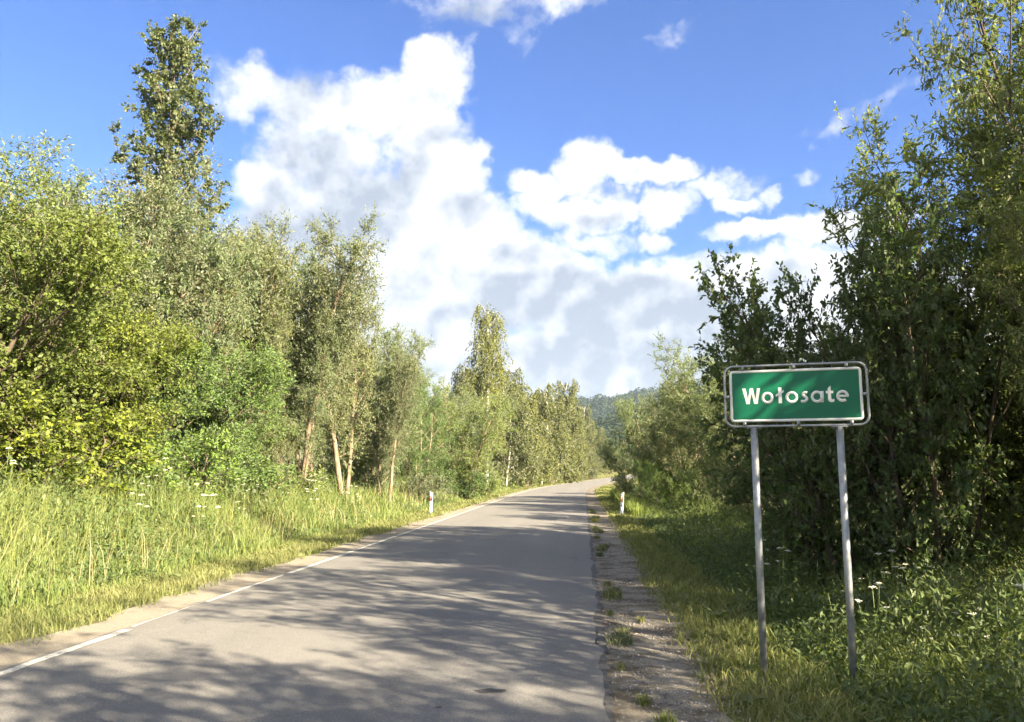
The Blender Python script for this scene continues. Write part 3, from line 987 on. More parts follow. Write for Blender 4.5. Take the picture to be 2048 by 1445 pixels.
for k, n, x, y, h, lab, lm, wd in T:
    plant(k, n, x, y, h, lab, 'bush' if 'bush' in n or 'shrub' in n else 'tree', None, None, lm, wd)
# further rows behind, which nothing in the photograph tells apart
rb = random.Random(8)
for (k, x, y, h, lm) in [
    ('bush_willow', -17.5, 19, 8.4, 'willow'), ('tall_willow', -18.5, 24, 9.0, 'willow'), ('bush_willow', -17.6, 29.5, 9.6, 'olive'), ('tall_willow', -15.6, 33, 10.2, 'willow'),
    ('tall_willow', -13.8, 37, 10.0, 'olive'), ('bush_willow', -12.4, 42, 8.6, 'willow'), ('tall_willow', -10.8, 47, 8.4, 'willow'), ('bush_willow', -10.4, 53, 7.6, 'olive'),
    ('bush_willow', -9.4, 60, 8.2, 'willow'), ('birch', -11.4, 70, 10.4, 'birch'), ('birch', -10.4, 82, 11, 'birch'), ('birch', -9.5, 96, 12, 'birch'), ('bush_willow', -21.5, 21, 8, 'willow'),
    ('birch', -8.0, 108, 12.0, 'birch'), ('birch', -6.0, 122, 12.6, 'birch'), ('bush_willow', -19.5, 36, 9, 'willow'), ('tall_willow', -18, 44, 9.5, 'willow'),
    ('birch', -4, 140, 12, 'birch'), ('birch', 0.5, 175, 11, 'birch'), ('dome_willow', 8.5, 188, 6, 'olive'), ('birch', 11, 212, 8, 'birch'), ('bush_willow', 17, 232, 7, 'willow'), ('bush_willow', 23, 248, 7, 'willow')]:
    plant(k, 'background_tree', x, y, h, 'leafy tree in the second row behind the left roadside trees', 'tree', 'second row of trees on the left', None, lm)

# ------------------------------------------------------------------ trees, right side
T = [
    ('goat_willow', 'goat_willow', 4.0, 12.6, 5.8, 'dark broad-leaved willow directly behind the town sign', None, 0.84),
    ('goat_willow', 'goat_willow', 4.75, 11.6, 6.2, 'dark willow between the sign and the tall right-hand tree', None, 0.66),
    ('crack_willow', 'crack_willow', 7.4, 10.6, 11.2, 'tall narrow-leaved willow filling the right edge of the photo', None, 0.62),
    ('crack_willow', 'crack_willow', 6.9, 12.6, 7.2, 'narrow-leaved willow stepping up between the dark willow and the tallest right one', None, 0.58),
    ('crack_willow', 'crack_willow', 8.7, 12.6, 11.6, 'tall narrow-leaved willow at the right edge, behind the nearest one', None, 0.7),
    ('crack_willow', 'crack_willow', 5.7, 8.2, 6.4, 'narrow-leaved willow low at the right edge beside the sign', None, 0.75),
    ('crack_willow', 'willow_tree', 5.0, 17.5, 6.0, 'sunlit willow seen just left of the sign panel', 'olive', 0.9),
    ('bush_willow', 'willow_tree', 5.2, 25.0, 6.2, 'green willow behind the left edge of the sign', 'willow', 0.8),
    ('bush_willow', 'willow_tree', 5.8, 34.0, 8.2, 'tallest willow of the right middle distance', 'willow', 0.9),
    ('bush_willow', 'willow_tree', 6.6, 29.5, 7.4, 'willow filling the gap between the tallest middle-distance willow and the sign', 'willow', 0.75),
    ('dome_willow', 'willow_shrub', 4.6, 45.0, 7.8, 'silvery willow right of the road before the bend', 'willow', 0.85),
    ('bush_willow', 'willow_tree', 5.0, 39.5, 7.4, 'rounded willow between the tallest middle-distance willow and the silvery one', 'olive', 0.8),
    ('green_bush', 'leafy_bush', 3.9, 38.0, 2.9, 'low dark round bush behind the right marker post', 'fresh', 0.9),
    ('green_bush', 'leafy_bush', 3.6, 49.0, 4.8, 'leafy bush nearest the road edge on the right', 'willow', 0.9),
]
for k, n, x, y, h, lab, lm, wd in T:
    plant(k, n, x, y, h, lab, 'bush' if 'bush' in n or 'shrub' in n else 'tree', None, None, lm, wd)
for (k, x, y, h, lm) in [
    ('crack_willow', 7.4, 13.0, 8.8, None), ('crack_willow', 8.6, 18.0, 7.4, None), ('bush_willow', 8.2, 22.5, 5.6, 'willow'),
    ('bush_willow', 6.9, 41, 6.8, 'olive'), ('dome_willow', 6.4, 56, 6.4, 'willow'), ('bush_willow', 8.8, 64, 6, 'willow'), ('bush_willow', 11, 76, 7, 'willow'), ('bush_willow', 14, 92, 7, 'olive'),
    ('bush_willow', 19, 110, 7, 'willow'), ('bush_willow', 26, 130, 7, 'willow'), ('bush_willow', 34, 150, 8, 'willow'), ('bush_willow', 17, 60, 6, 'willow')]:
    plant(k, 'background_tree', x, y, h, 'leafy tree in the second row behind the right roadside willows', 'tree', 'second row of trees on the right', None, lm)
plant('green_bush', 'leafy_bush', 6.2, 4.4, 2.4, 'unseen leafy bush added beside the ditch to shade it', 'bush', None, None, 'fresh', 0.9)  # out-of-view bush, added so its shadow darkens the ditch herbs
# roadside trees beside and behind the photographer: they throw the streaked shade on the road
for (x, y, h, wd) in [(6.0, 4.4, 9.0, 1.0), (8.6, 0.9, 8.6, 1.0), (5.8, 0.6, 8.4, 1.0), (6.6, -3.2, 7.6, 1.0), (10.2, 4.0, 11.0, 1.0), (9.4, -6.2, 8.2, 1.0), (13.0, -3.5, 8.8, 1.0), (14.5, -9.5, 9.0, 1.0), (7.6, -1.2, 8.6, 1.0), (11.2, -1.0, 9.0, 1.0), (5.0, -6.0, 6.5, 1.0), (11.5, -9.0, 8.0, 1.0)]:
    plant('thin_tree', 'roadside_tree', x, y, h, 'thin willow beside the right verge, whose shade streaks the road', 'tree', 'roadside trees out of view on the right', None, None, wd)

# ------------------------------------------------------------------ grass and herbs
def blades(P, H, W, lean, r, mat, name, label, cat, seg_bend=0.5):
    n = len(P)
    a = r.uniform(0, 6.283, n)
    side = np.stack([np.cos(a), np.sin(a), np.zeros(n)], -1)
    la = r.uniform(0, 6.283, n)
    ld = np.stack([np.cos(la), np.sin(la), np.zeros(n)], -1)
    lm = (lean * r.uniform(0.2, 1.3, n) * H)[:, None]
    up = np.array([0, 0, 1.0])
    Hc = H[:, None]
    w = (W / 2)[:, None]
    mid = P + up * Hc * 0.55 + ld * lm * 0.35
    tip = P + up * Hc * (1 - 0.25 * lean) + ld * lm
    v = np.stack([P - side * w, P + side * w, mid + side * w * 0.8, mid - side * w * 0.8, tip], 1).reshape(-1, 3)
    b = np.arange(n) * 5
    q = np.stack([b, b + 1, b + 2, b + 3], -1)
    t = np.stack([b + 3, b + 2, b + 4], -1)
    tt = r.uniform(0, 1, n)
    o = obj(name, mesh_np(name, v, [q, t], mat, np.concatenate([tt, tt])))
    return tag(o, label, cat, None, 'stuff')


def scatter(r, n, u0, u1, y0, y1, bias=1.0, dens=None):
    """n points between lateral offsets, thinning with distance"""
    t = r.uniform(0, 1, n)
    y = y0 * (y1 / y0) ** (t ** bias) if y0 > 0 else y0 + (y1 - y0) * t ** bias
    u = r.uniform(u0, u1, n)
    if dens is not None:
        k = r.uniform(0, 1, n) < dens(u, y)
        u, y = u[k], y[k]
    x = u + off(y)
    return np.stack([x, y, ground(x, y)], -1), u, y


r = np.random.default_rng(31)
# tall meadow grass on the left bank
P, u, y = scatter(r, 102000, ROAD_L - 11.5, ROAD_L - 1.75, 5.5, 120, 1.0, lambda u, y: np.clip(1.15 + (u - ROAD_L + 3) * 0.08, 0.25, 1))
w = ROAD_L - u
clump = 0.72 + 0.6 * vnoise(P[:, 0], P[:, 1], 0.7, 7)
H = np.clip((0.28 + 0.85 * np.clip((w - 1.7) / 2.2, 0, 1)) * clump * r.uniform(0.6, 1.25, len(P)), 0.12, 1.5)
blades(P, H, 0.004 + 0.0006 * y + r.uniform(0, 0.004, len(P)), 0.5, r, M['grass_tall'], 'tall_grass', 'tall unmown grass on the bank left of the road', 'grass')
# seed stalks
P, u, y = scatter(r, 1500, ROAD_L - 9, ROAD_L - 2.4, 7, 60)
blades(P, r.uniform(0.8, 1.4, len(P)), 0.004 + 0.0005 * y, 0.35, r, M['grass_short'], 'seed_stalks', 'pale dry seed stalks standing above the left tall grass', 'grass')
P, u, y = scatter(r, 1600, ROAD_L - 8, ROAD_L - 1.9, 6, 45)
blades(P, r.uniform(0.5, 1.15, len(P)), 0.003 + 0.0004 * y, 0.55, r, M['straw'], 'dead_stalks', 'bleached dead stalks scattered through the left tall grass', 'grass')
# mown verges
P, u, y = scatter(r, 50000, ROAD_L - 1.95, ROAD_L - 0.25, 4.5, 110, 1.0, lambda u, y: np.clip((ROAD_L - 0.42 - u) / 0.45 + 0.45 * vnoise(u * 3, y * 2, 1.0, 5), 0.0, 1))
blades(P, r.uniform(0.04, 0.2, len(P)), 0.004 + 0.0006 * y, 0.9, r, M['grass_short'], 'verge_grass', 'short mown grass strip along the left road edge', 'grass')
P, u, y = scatter(r, 52000, ROAD_R + 0.55, ROAD_R + 2.3, 4.0, 90, 1.0, lambda u, y: np.clip((u - ROAD_R - 0.72) / 0.45 + 0.35 * vnoise(u * 3, y * 2, 1.0, 6), 0.0, 1))
blades(P, r.uniform(0.04, 0.17, len(P)) * np.where(u > 1.6, 1.3, 1), 0.0045 + 0.0008 * y, 0.9, r, M['grass_short'], 'verge_grass', 'short mown grass on the right verge around the sign posts', 'grass')
P, u, y = scatter(r, 16000, ROAD_R + 0.75, ROAD_R + 2.6, 4.0, 40, 1.0, lambda u, y: np.clip(0.4 + 0.9 * vnoise(u * 2, y * 1.3, 1.0, 16), 0.0, 1))
blades(P + np.array([0, 0, 0.01]), r.uniform(0.02, 0.07, len(P)), 0.005 + 0.0006 * y, 3.0, r, M['straw'], 'cut_grass', 'dry cut grass clippings lying on the right verge', 'grass')
# tufts in the shoulder gravel by the asphalt edge
tc = [(0.34, 8.2, 1.5), (0.38, 8.55, 0.8), (0.30, 9.7, 0.5), (0.36, 11.0, 1.5), (0.40, 11.35, 1.1), (0.33, 12.1, 0.6), (0.30, 16.2, 0.7), (0.37, 17.4, 1.4), (0.42, 17.9, 1.0), (0.32, 20.4, 0.6),
      (0.40, 22.3, 1.5), (0.36, 23.1, 1.2), (0.30, 23.9, 0.8), (0.38, 27.0, 1.5), (0.33, 28.2, 1.2), (0.42, 29.0, 1.4), (0.35, 32.5, 1.6), (0.28, 34.0, 1.2), (0.42, 6.1, 0.6), (0.52, 5.6, 0.9), (0.30, 7.1, 0.4), (0.62, 9.3, 0.4)]
for (tx, ty, ts) in tc:
    n = int(60 + 120 * ts)
    q = np.stack([tx + r.normal(0, (0.028 + 0.0012 * ty) * ts, n).clip(-0.11, 0.11), ty + r.normal(0, (0.045 + 0.004 * ty) * ts, n).clip(-0.28, 0.28), np.zeros(n)], -1)
    q[:, 2] = -0.015 + rise(q[:, 1])
    o = blades(q, r.uniform(0.03, 0.12, n) * (0.5 + 0.5 * ts), np.full(n, 0.005 + 0.0006 * ty), 0.8, r, M['grass_short'], 'grass_tuft', None, None)
    del o['kind']
    tag(o, 'small grass tuft growing in the gravel beside the right asphalt edge', 'grass tuft', 'grass tufts along the right asphalt edge')


def herbs(r, n, u0, u1, y0, y1, hmax, L, mat, name, label, dens=None, layers=1.0, zbase=None):
    P, u, y = scatter(r, n, u0, u1, y0, y1, 1.0, dens)
    h = hmax(u, y) * (0.72 + 0.5 * vnoise(P[:, 0], P[:, 1], 0.8, 9)) * r.uniform(0, 1, len(P)) ** 0.6
    P = P + np.stack([r.normal(0, 0.05, len(P)), r.normal(0, 0.05, len(P)), h], -1)
    ax = unit(r, len(P)) + np.array([0, 0, 0.25])
    nr = unit(r, len(P)) * 0.7 + np.array([0, 0, 1.0])
    s = r.uniform(0.4, 1.6, len(P)) * (1 + 0.012 * y)
    V, F, nf = leaf_geo(P, ax, nr, L[0] * s, L[1] * s)
    o = obj(name, mesh_np(name, V, [F], mat, np.repeat(r.uniform(0, 1, len(P)), nf)))
    return tag(o, label, 'herbs', None, 'stuff')


herbs(r, 112000, ROAD_L - 11, ROAD_L - 2.0, 6, 75, lambda u, y: np.clip(0.25 + 0.34 * (ROAD_L - 2.2 - u), 0.2, 1.5), (0.075, 0.026), M['herb'], 'meadow_herbs', 'leafy herbs and nettles growing through the left tall grass')
herbs(r, 105000, ROAD_R + 1.75, ROAD_R + 6.5, 4.2, 60, lambda u, y: np.clip(0.1 + 0.95 * (u - ROAD_R - 1.75), 0.08, 1.3) * np.where(u > 3.4, 1.0, 1.0), (0.062, 0.021), M['herb_dark'], 'ditch_herbs', 'green leafy herbs filling the ditch behind the sign posts')
P, u, y = scatter(r, 36000, ROAD_R + 1.7, ROAD_R + 5.0, 4.3, 60)
blades(P, np.clip(0.12 + 0.5 * (u - ROAD_R - 1.8), 0.15, 0.95) * r.uniform(0.5, 1.25, len(P)), 0.005 + 0.0008 * y, 0.5, r, M['grass_tall'], 'ditch_grass', 'long grass on the ditch slope right of the road', 'grass')
P, u, y = scatter(r, 9000, ROAD_R + 1.6, ROAD_R + 3.2, 30, 55)
blades(P, r.uniform(0.35, 0.8, len(P)), 0.006 + 0.0008 * y, 0.4, r, M['grass_tall'], 'bright_grass', 'sunlit pale grass clump around the right marker post', 'grass')


# ------------------------------------------------------------------ white umbels, docks
def umbel_proto(seed, h):
    rr = np.random.default_rng(seed)
    st = MB()
    top = poly((0, 0, 0), (0.05, 0.02, 1), h, 6, 0.05, np.zeros(3), rr)
    st.tube(top, np.linspace(0.007, 0.004, 7), 5)
    heads = [top[-1]]
    for i in range(3):
        a = i * 2.2 + rr.uniform(0, 1)
        b = top[3 + i % 2]
        e = b + np.array([math.cos(a) * 0.16, math.sin(a) * 0.16, h * rr.uniform(0.25, 0.36)])
        st.tube([b, (b + e) / 2 + np.array([math.cos(a) * 0.05, math.sin(a) * 0.05, 0]), e], [0.004, 0.003, 0.003], 4)
        heads.append(e)
    hm = []
    for hd in heads:
        m = MB()
        R0 = rr.uniform(0.028, 0.05)
        for k in range(14):
            a, q = k * 2.4, R0 * math.sqrt((k + 0.5) / 14)
            c = hd + np.array([math.cos(a) * q, math.sin(a) * q, 0.025 - 4.0 * q * q + rr.normal() * 0.004])
            th = np.arange(6) * math.pi / 3
            ring = c + 0.0095 * np.stack([np.cos(th), np.sin(th), np.full(6, -0.15)], -1)
            m.add(np.vstack([[c + np.array([0, 0, 0.006])], ring]), None, [(0, 1 + j, 1 + (j + 1) % 6) for j in range(6)])
        for k in range(7):
            a = k * 0.9
            m.tube([hd, hd + np.array([math.cos(a) * R0 * 0.8, math.sin(a) * R0 * 0.8, 0.02])], 0.0012, 3, cap=False)
        hm.append(m.mesh('flower_head', M['umbel']))
    n = 60
    z = rr.uniform(0.1, 0.65, n) * h
    a = rr.uniform(0, 6.28, n)
    q = rr.uniform(0.02, 0.2, n)
    pos = np.stack([np.cos(a) * q, np.sin(a) * q, z], -1)
    V, F, nf = leaf_geo(pos, np.stack([np.cos(a), np.sin(a), np.full(n, 0.1)], -1) + unit(rr, n) * 0.4, unit(rr, n) * 0.5 + np.array([0, 0, 1]), 0.09, 0.03)
    lm = mesh_np('leaves', V, [F], M['herb'], np.repeat(rr.uniform(0, 1, n), nf))
    return st.mesh('stem', M['stalk']), hm, lm


UM = [umbel_proto(40 + i, h) for i, h in enumerate((0.95, 1.1, 1.25, 1.05))]
ru = random.Random(77)


def umbel(x, y, label, group, i, s=1.0):
    st, hm, lm = UM[i % 4]
    e = empty('cow_parsley', (x, y, gz(x, y) - 0.02), ru.uniform(0, 6.28), s)
    so = obj('stem', st, e)
    for h in hm:
        obj('flower_head', h, so)
    obj('leaves', lm, e)
    return tag(e, label, 'wildflower', group)


for i in range(58):
    u_ = ROAD_L - ru.uniform(2.6, 6.5)
    y_ = 7.5 + 20 * ru.random() ** 1.1
    umbel(u_, y_, 'cow parsley with flat white flower heads in the left tall grass', 'cow parsley on the left bank', i, ru.uniform(0.75, 1.15))
for i in range(26):
    u_ = ROAD_R + ru.uniform(2.5, 4.6)
    y_ = 6.8 + 8 * ru.random()
    umbel(u_, y_, 'cow parsley with flat white flower heads in the ditch behind the sign', 'cow parsley in the right ditch', i, ru.uniform(0.7, 1.0))


def weed_proto(seed, h):
    rr = np.random.default_rng(seed)
    st = MB()
    sp_ = poly((0, 0, 0), (rr.normal() * 0.1, rr.normal() * 0.1, 1), h, 6, 0.05, np.zeros(3), rr)
    st.tube(sp_, np.linspace(0.007, 0.003, 7), 5)
    P, A, Nn, Ls = [], [], [], []
    for k in range(11):
        t = 0.15 + 0.85 * k / 11
        i = min(int(t * 6), 5)
        c = sp_[i] + (sp_[i + 1] - sp_[i]) * (t * 6 - i)
        for a in (k * 1.57, k * 1.57 + math.pi, k * 1.57 + 1.6):
            a += rr.normal() * 0.25
            P.append(c)
            A.append((math.cos(a), math.sin(a), rr.uniform(-0.35, 0.35)))
            Nn.append((0.2 * rr.normal(), 0.2 * rr.normal(), 1))
            Ls.append(rr.uniform(0.06, 0.12) * (1.15 - 0.6 * t))
    V, F, nf = leaf_geo(np.array(P), np.array(A), np.array(Nn), np.array(Ls), np.array(Ls) * 0.42, 'ovate')
    return st.mesh('stem', M['stalk']), mesh_np('leaves', V, [F], M['herb'], np.repeat(rr.uniform(0, 1, len(P)), nf))


WD = [weed_proto(300 + i, h) for i, h in enumerate((0.7, 0.9, 1.05, 0.8, 1.2))]
for i in range(150):
    right = i < 60
    if right:
        x_, y_ = ROAD_R + ru.uniform(2.3, 4.8), 6.0 + 12 * ru.random()
    else:
        x_, y_ = ROAD_L - ru.uniform(2.4, 6.5), 7.0 + 18 * ru.random()
    st_, lv_ = WD[i % 5]
    e = empty('tall_weed', (x_, y_, gz(x_, y_) - 0.02), ru.uniform(0, 6.28), ru.uniform(0.7, 1.2))
    obj('stem', st_, e)
    obj('leaves', lv_, e)
    if right:
        tag(e, 'upright leafy weed among the herbs in the ditch beside the sign', 'weed', 'tall weeds in the right ditch')
    else:
        tag(e, 'upright leafy weed among the tall grass on the left bank', 'weed', 'tall weeds on the left bank')


def dock(x, y, s, label):
    rr = np.random.default_rng(int(abs(x * 100 + y * 10)))
    e = empty('dock_plant', (x, y, gz(x, y) + 0.005), rr.uniform(0, 6), s)
    for k in range(8):
        a = k * 0.785 + rr.uniform(-0.2, 0.2)
        L, W = rr.uniform(0.14, 0.26), rr.uniform(0.06, 0.095)
        el = rr.uniform(0.35, 1.1)
        o = np.array([math.cos(a), math.sin(a), 0])
        sd_ = np.array([-math.sin(a), math.cos(a), 0])
        V = []
        for i in range(6):
            t = i / 5
            c = o * (L * t * math.cos(el)) + np.array([0, 0, L * (t * math.sin(el) - 0.45 * t * t)])
            ww = W * 0.5 * math.sin(math.pi * min(0.97, 0.1 + 0.88 * t)) * (1 + 0.1 * rr.normal())
            V += [c - sd_ * ww + np.array([0, 0, 0.012]), c, c + sd_ * ww + np.array([0, 0, 0.012])]
        q = []
        for i in range(5):
            b = i * 3
            q += [(b, b + 1, b + 4, b + 3), (b + 1, b + 2, b + 5, b + 4)]
        obj('leaf', mesh_np('leaf', V, [np.array(q)], M['herb'], rr.uniform(0.2, 1, len(q)), smooth=True), e)
    return tag(e, label, 'weed')


dock(1.52, 9.6, 1.3, 'broad-leaved dock on the verge left of the sign posts')
dock(1.18, 6.15, 0.8, 'leafy weed on the verge in front of the left sign post')
dock(1.42, 5.75, 0.7, 'small leafy weed at the bottom edge below the sign')
dock(2.85, 6.4, 1.4, 'broad-leaved weed in the ditch right of the right sign post')
dock(3.3, 6.1, 1.5, 'large leafy weed at the bottom right corner')
dock(-6.35, 12.4, 1.2, 'broad-leaved dock where the left mown strip meets tall grass')
dock(-6.5, 9.5, 1.0, 'dock leaf cluster at the left edge of the mown strip')

# pebbles on the right shoulder
n = 3800
t = r.uniform(0, 1, n)
py = 4.3 * (28 / 4.3) ** t
pu = ROAD_R + 0.08 + np.abs(r.normal(0.4, 0.28, n)).clip(0, 1.1)
c = np.stack([pu, py, np.full(n, -0.015) - 0.012 * (pu - ROAD_R)], -1)
s = r.uniform(0.004, 0.013, n) * (1 + 0.02 * py)
oc = np.array([(1, 0, 0), (0, 1, 0), (-1, 0, 0), (0, -1, 0), (0, 0, 0.8), (0, 0, -0.5)])
V = c[:, None, :] + (oc[None] * r.uniform(0.6, 1.3, (n, 6, 1))) * s[:, None, None]
fo = np.array([(0, 1, 4), (1, 2, 4), (2, 3, 4), (3, 0, 4), (1, 0, 5), (2, 1, 5), (3, 2, 5), (0, 3, 5)])
F = (np.arange(n)[:, None, None] * 6 + fo[None]).reshape(-1, 3)
M['pebble'] = leafmat('pebble_stone', (0.13, 0.115, 0.09), (0.46, 0.42, 0.35), None, trans=0.0, nscale=3, rough=0.9, spec=0.1)
tag(obj('pebbles', mesh_np('pebbles', V.reshape(-1, 3), [F], M['pebble'], np.repeat(r.uniform(0, 1, n), 8))), 'loose pebbles strewn over the right gravel shoulder', 'gravel', None, 'stuff')

# ------------------------------------------------------------------ town sign
def arc(cx, cz, rx, rz, a0, a1, n=16):
    return [(cx + rx * math.cos(R(a0 + (a1 - a0) * i / n)), cz + rz * math.sin(R(a0 + (a1 - a0) * i / n))) for i in range(n + 1)]


def rrect(w, h, rad, n=6):
    o = []
    for cx, cz, a in ((w / 2 - rad, h / 2 - rad, 0), (-w / 2 + rad, h / 2 - rad, 90), (-w / 2 + rad, -h / 2 + rad, 180), (w / 2 - rad, -h / 2 + rad, 270)):
        o += arc(cx, cz, rad, rad, a, a + 90, n)
    return o


def band(outer, inner, y0, y1, closed=True):
    """solid between two outlines of equal length"""
    mb = MB()
    n = len(outer)
    o, i = np.array(outer), np.array(inner)
    f = lambda p, yy: np.stack([p[:, 0], np.full(n, yy), p[:, 1]], -1)
    v = np.vstack([f(o, y0), f(i, y0), f(o, y1), f(i, y1)])
    q = []
    for k in range(n if closed else n - 1):
        a, b = k, (k + 1) % n
        q += [(a, b, n + b, n + a), (2 * n + b, 2 * n + a, 3 * n + a, 3 * n + b), (a, 2 * n + a, 2 * n + b, b), (n + b, 3 * n + b, 3 * n + a, n + a)]
    if not closed:
        q += [(0, n, 3 * n, 2 * n), (n - 1, 3 * n - 1, 4 * n - 1, 2 * n - 1)]
    return mb.add(v, q)


SX, SY, SZ = 1.815, 6.995, 2.295
sign = empty('town_sign', (SX, SY, 0.0), R(-12.5))
tag(sign, 'green town sign reading Wołosate on two galvanised posts', 'road sign')
sW, sH = 1.155, 0.525
PW, PH = 1.075, 0.452
fr = rrect(sW, sH, 0.075, 7)
pts = [(x, 0.0, z + SZ) for x, z in fr]
mb = MB()
pa = np.array(pts + [pts[0]])
k = 8
tn = np.roll(np.array(pts), -1, 0) - np.roll(np.array(pts), 1, 0)
tn /= np.linalg.norm(tn, axis=1)[:, None]
bb = np.array([0, 1.0, 0])
aa = np.cross(tn, bb)
th = np.arange(k) * 2 * math.pi / k
ring = np.array(pts)[:, None, :] + 0.0105 * (np.cos(th)[None, :, None] * aa[:, None, :] + np.sin(th)[None, :, None] * bb[None, None, :])
n = len(pts)
q = [(i * k + j, i * k + (j + 1) % k, ((i + 1) % n) * k + (j + 1) % k, ((i + 1) % n) * k + j) for i in range(n) for j in range(k)]
mb.add(ring.reshape(-1, 3), q).build('frame_tube', M['galv'], sign, True)


def shift(o, z):
    o.location.z = z
    return o


shift(MB().prism(rrect(PW, PH, 0.035), -0.004, 0.006).build('backing_plate', M['sign_back'], sign), SZ)
shift(band(rrect(PW - 0.002, PH - 0.002, 0.034), rrect(PW - 0.045, PH - 0.045, 0.012), -0.0065, -0.0042).build('white_border', M['sign_white'], sign), SZ)
shift(MB().prism(rrect(PW - 0.047, PH - 0.047, 0.010), -0.0060, -0.0041).build('green_face', M['sign_green'], sign), SZ)
face = [o for o in sign.children if o.name.startswith('green_face')][0]
for cx, cz, ww, hh in [(-0.42, 1, .026, .036), (0.0, 1, .026, .036), (0.42, 1, .026, .036), (-0.42, -1, .026, .036), (0.02, -1, .026, .036), (0.44, -1, .026, .036)]:
    b = MB().box((cx, -0.012, SZ + cz * 0.243), (ww, 0.012, hh))
    b.tube([(cx, -0.019, SZ + cz * 0.240), (cx, -0.026, SZ + cz * 0.240)], 0.006, 8)
    b.build('clip', M['galv'], sign)
for cx in (-1, 1):
    b = MB().box((cx * 0.557, -0.012, SZ - 0.005), (0.036, 0.012, 0.026))
    b.tube([(cx * 0.553, -0.019, SZ - 0.005), (cx * 0.553, -0.026, SZ - 0.005)], 0.006, 8)
    b.build('clip', M['galv'], sign)

# lettering: outlines measured in the face's own plane (u right, v up; 0,0 = face centre; metres)
ly0, ly1 = -0.0071, -0.0061
K = (PW - 0.047) / 1327.0      # metres for one drawing unit


def LU(x, z):
    return ((x - 978) * K, (466 - z) * K * 1.02)


def letter(mb, lab=None):
    return mb.build('letter', M['sign_white'], face)


def pr(pp):
    return MB().prism([LU(*p) for p in pp], ly0, ly1)


BL = 552
letter(pr([(422, 380), (458, 380), (480, 500), (506, 380), (536, 380), (562, 500), (582, 380), (616, 380), (582, BL), (546, BL), (520, 440), (496, BL), (462, BL)]))


def ringo(cx, cz, ro, ri):
    return band([LU(*p) for p in arc(cx, cz, ro, ro, 0, 348.75, 31)], [LU(*p) for p in arc(cx, cz, ri, ri, 0, 348.75, 31)], ly0, ly1)


letter(ringo(688, 490, 65, 35))
letter(pr([(806, 380), (842, 380), (842, 418), (866, 405), (866, 432), (842, 446), (842, BL), (806, BL), (806, 467), (778, 482), (778, 456), (806, 440)]))
letter(ringo(945, 490, 66, 36))


def stroke(path, wid):
    p = np.array([LU(*q) for q in path])
    d = np.gradient(p, axis=0)
    d /= np.linalg.norm(d, axis=1)[:, None]
    nn = np.stack([-d[:, 1], d[:, 0]], -1) * wid * K / 2
    return band([tuple(x) for x in p + nn], [tuple(x) for x in p - nn], ly0, ly1, False)


sp = [(1108, 446)] + arc(1078, 466, 23, -22, 60, 255, 12)[0:0] + [(1098, 443), (1082, 443), (1068, 449), (1062, 462), (1068, 474), (1082, 484), (1096, 494), (1103, 508), (1099, 523), (1086, 534), (1066, 537), (1038, 536)]
letter(stroke(sp, 31))
a_ = ringo(1208, 490, 65, 36)
a_.add(*[(lambda m: (np.vstack(m.v), np.vstack(m.q)))(MB().box(tuple(np.array([LU(1259, 492)[0], (ly0 + ly1) / 2, LU(1259, 492)[1]])), (36 * K, ly1 - ly0 + 0.0003, 124 * K)))][0])
letter(a_)
letter(pr([(1320, 404), (1352, 374), (1352, 430), (1376, 430), (1376, 458), (1352, 458), (1352, 506), (1356, 520), (1366, 524), (1384, 518), (1384, 546), (1366, 553), (1344, 552), (1328, 542), (1320, 524), (1320, 458), (1300, 458), (1300, 430), (1320, 430)]))
e_ = band([LU(*p) for p in arc(1468, 490, 64, 64, 50, 360, 30)], [LU(*p) for p in arc(1468, 490, 34, 34, 50, 360, 30)], ly0, ly1, False)
e_.add(*[(np.vstack(m.v), np.vstack(m.q)) for m in [MB().box((LU(1470, 490)[0], (ly0 + ly1) / 2, LU(0, 490)[1]), (120 * K, ly1 - ly0 + 0.0003, 26 * K))]][0])
letter(e_)

# posts, square to the ground; each stands where its own foot meets the bank
for px in (-0.345, 0.345):
    wx = SX + px * math.cos(R(-12.5))
    wy = SY + px * math.sin(R(-12.5))
    zb = gz(wx, wy)
    b = MB()
    b.tube([(px, 0.0, zb - 0.25), (px, 0.0, zb + 0.9), (px, 0.0, SZ - sH / 2 - 0.016)], 0.030, 16)
    p = b.build('post', M['galv'], sign, True)
    b = MB().box((px, 0.0, SZ - sH / 2 - 0.014), (0.13, 0.05, 0.006))
    b.tube([(px - 0.05, 0, SZ - sH / 2 - 0.03), (px - 0.05, 0, SZ - sH / 2 - 0.005)], 0.006, 8)
    b.tube([(px + 0.05, 0, SZ - sH / 2 - 0.03), (px + 0.05, 0, SZ - sH / 2 - 0.005)], 0.006, 8)
    b.build('bracket', M['galv'], p)


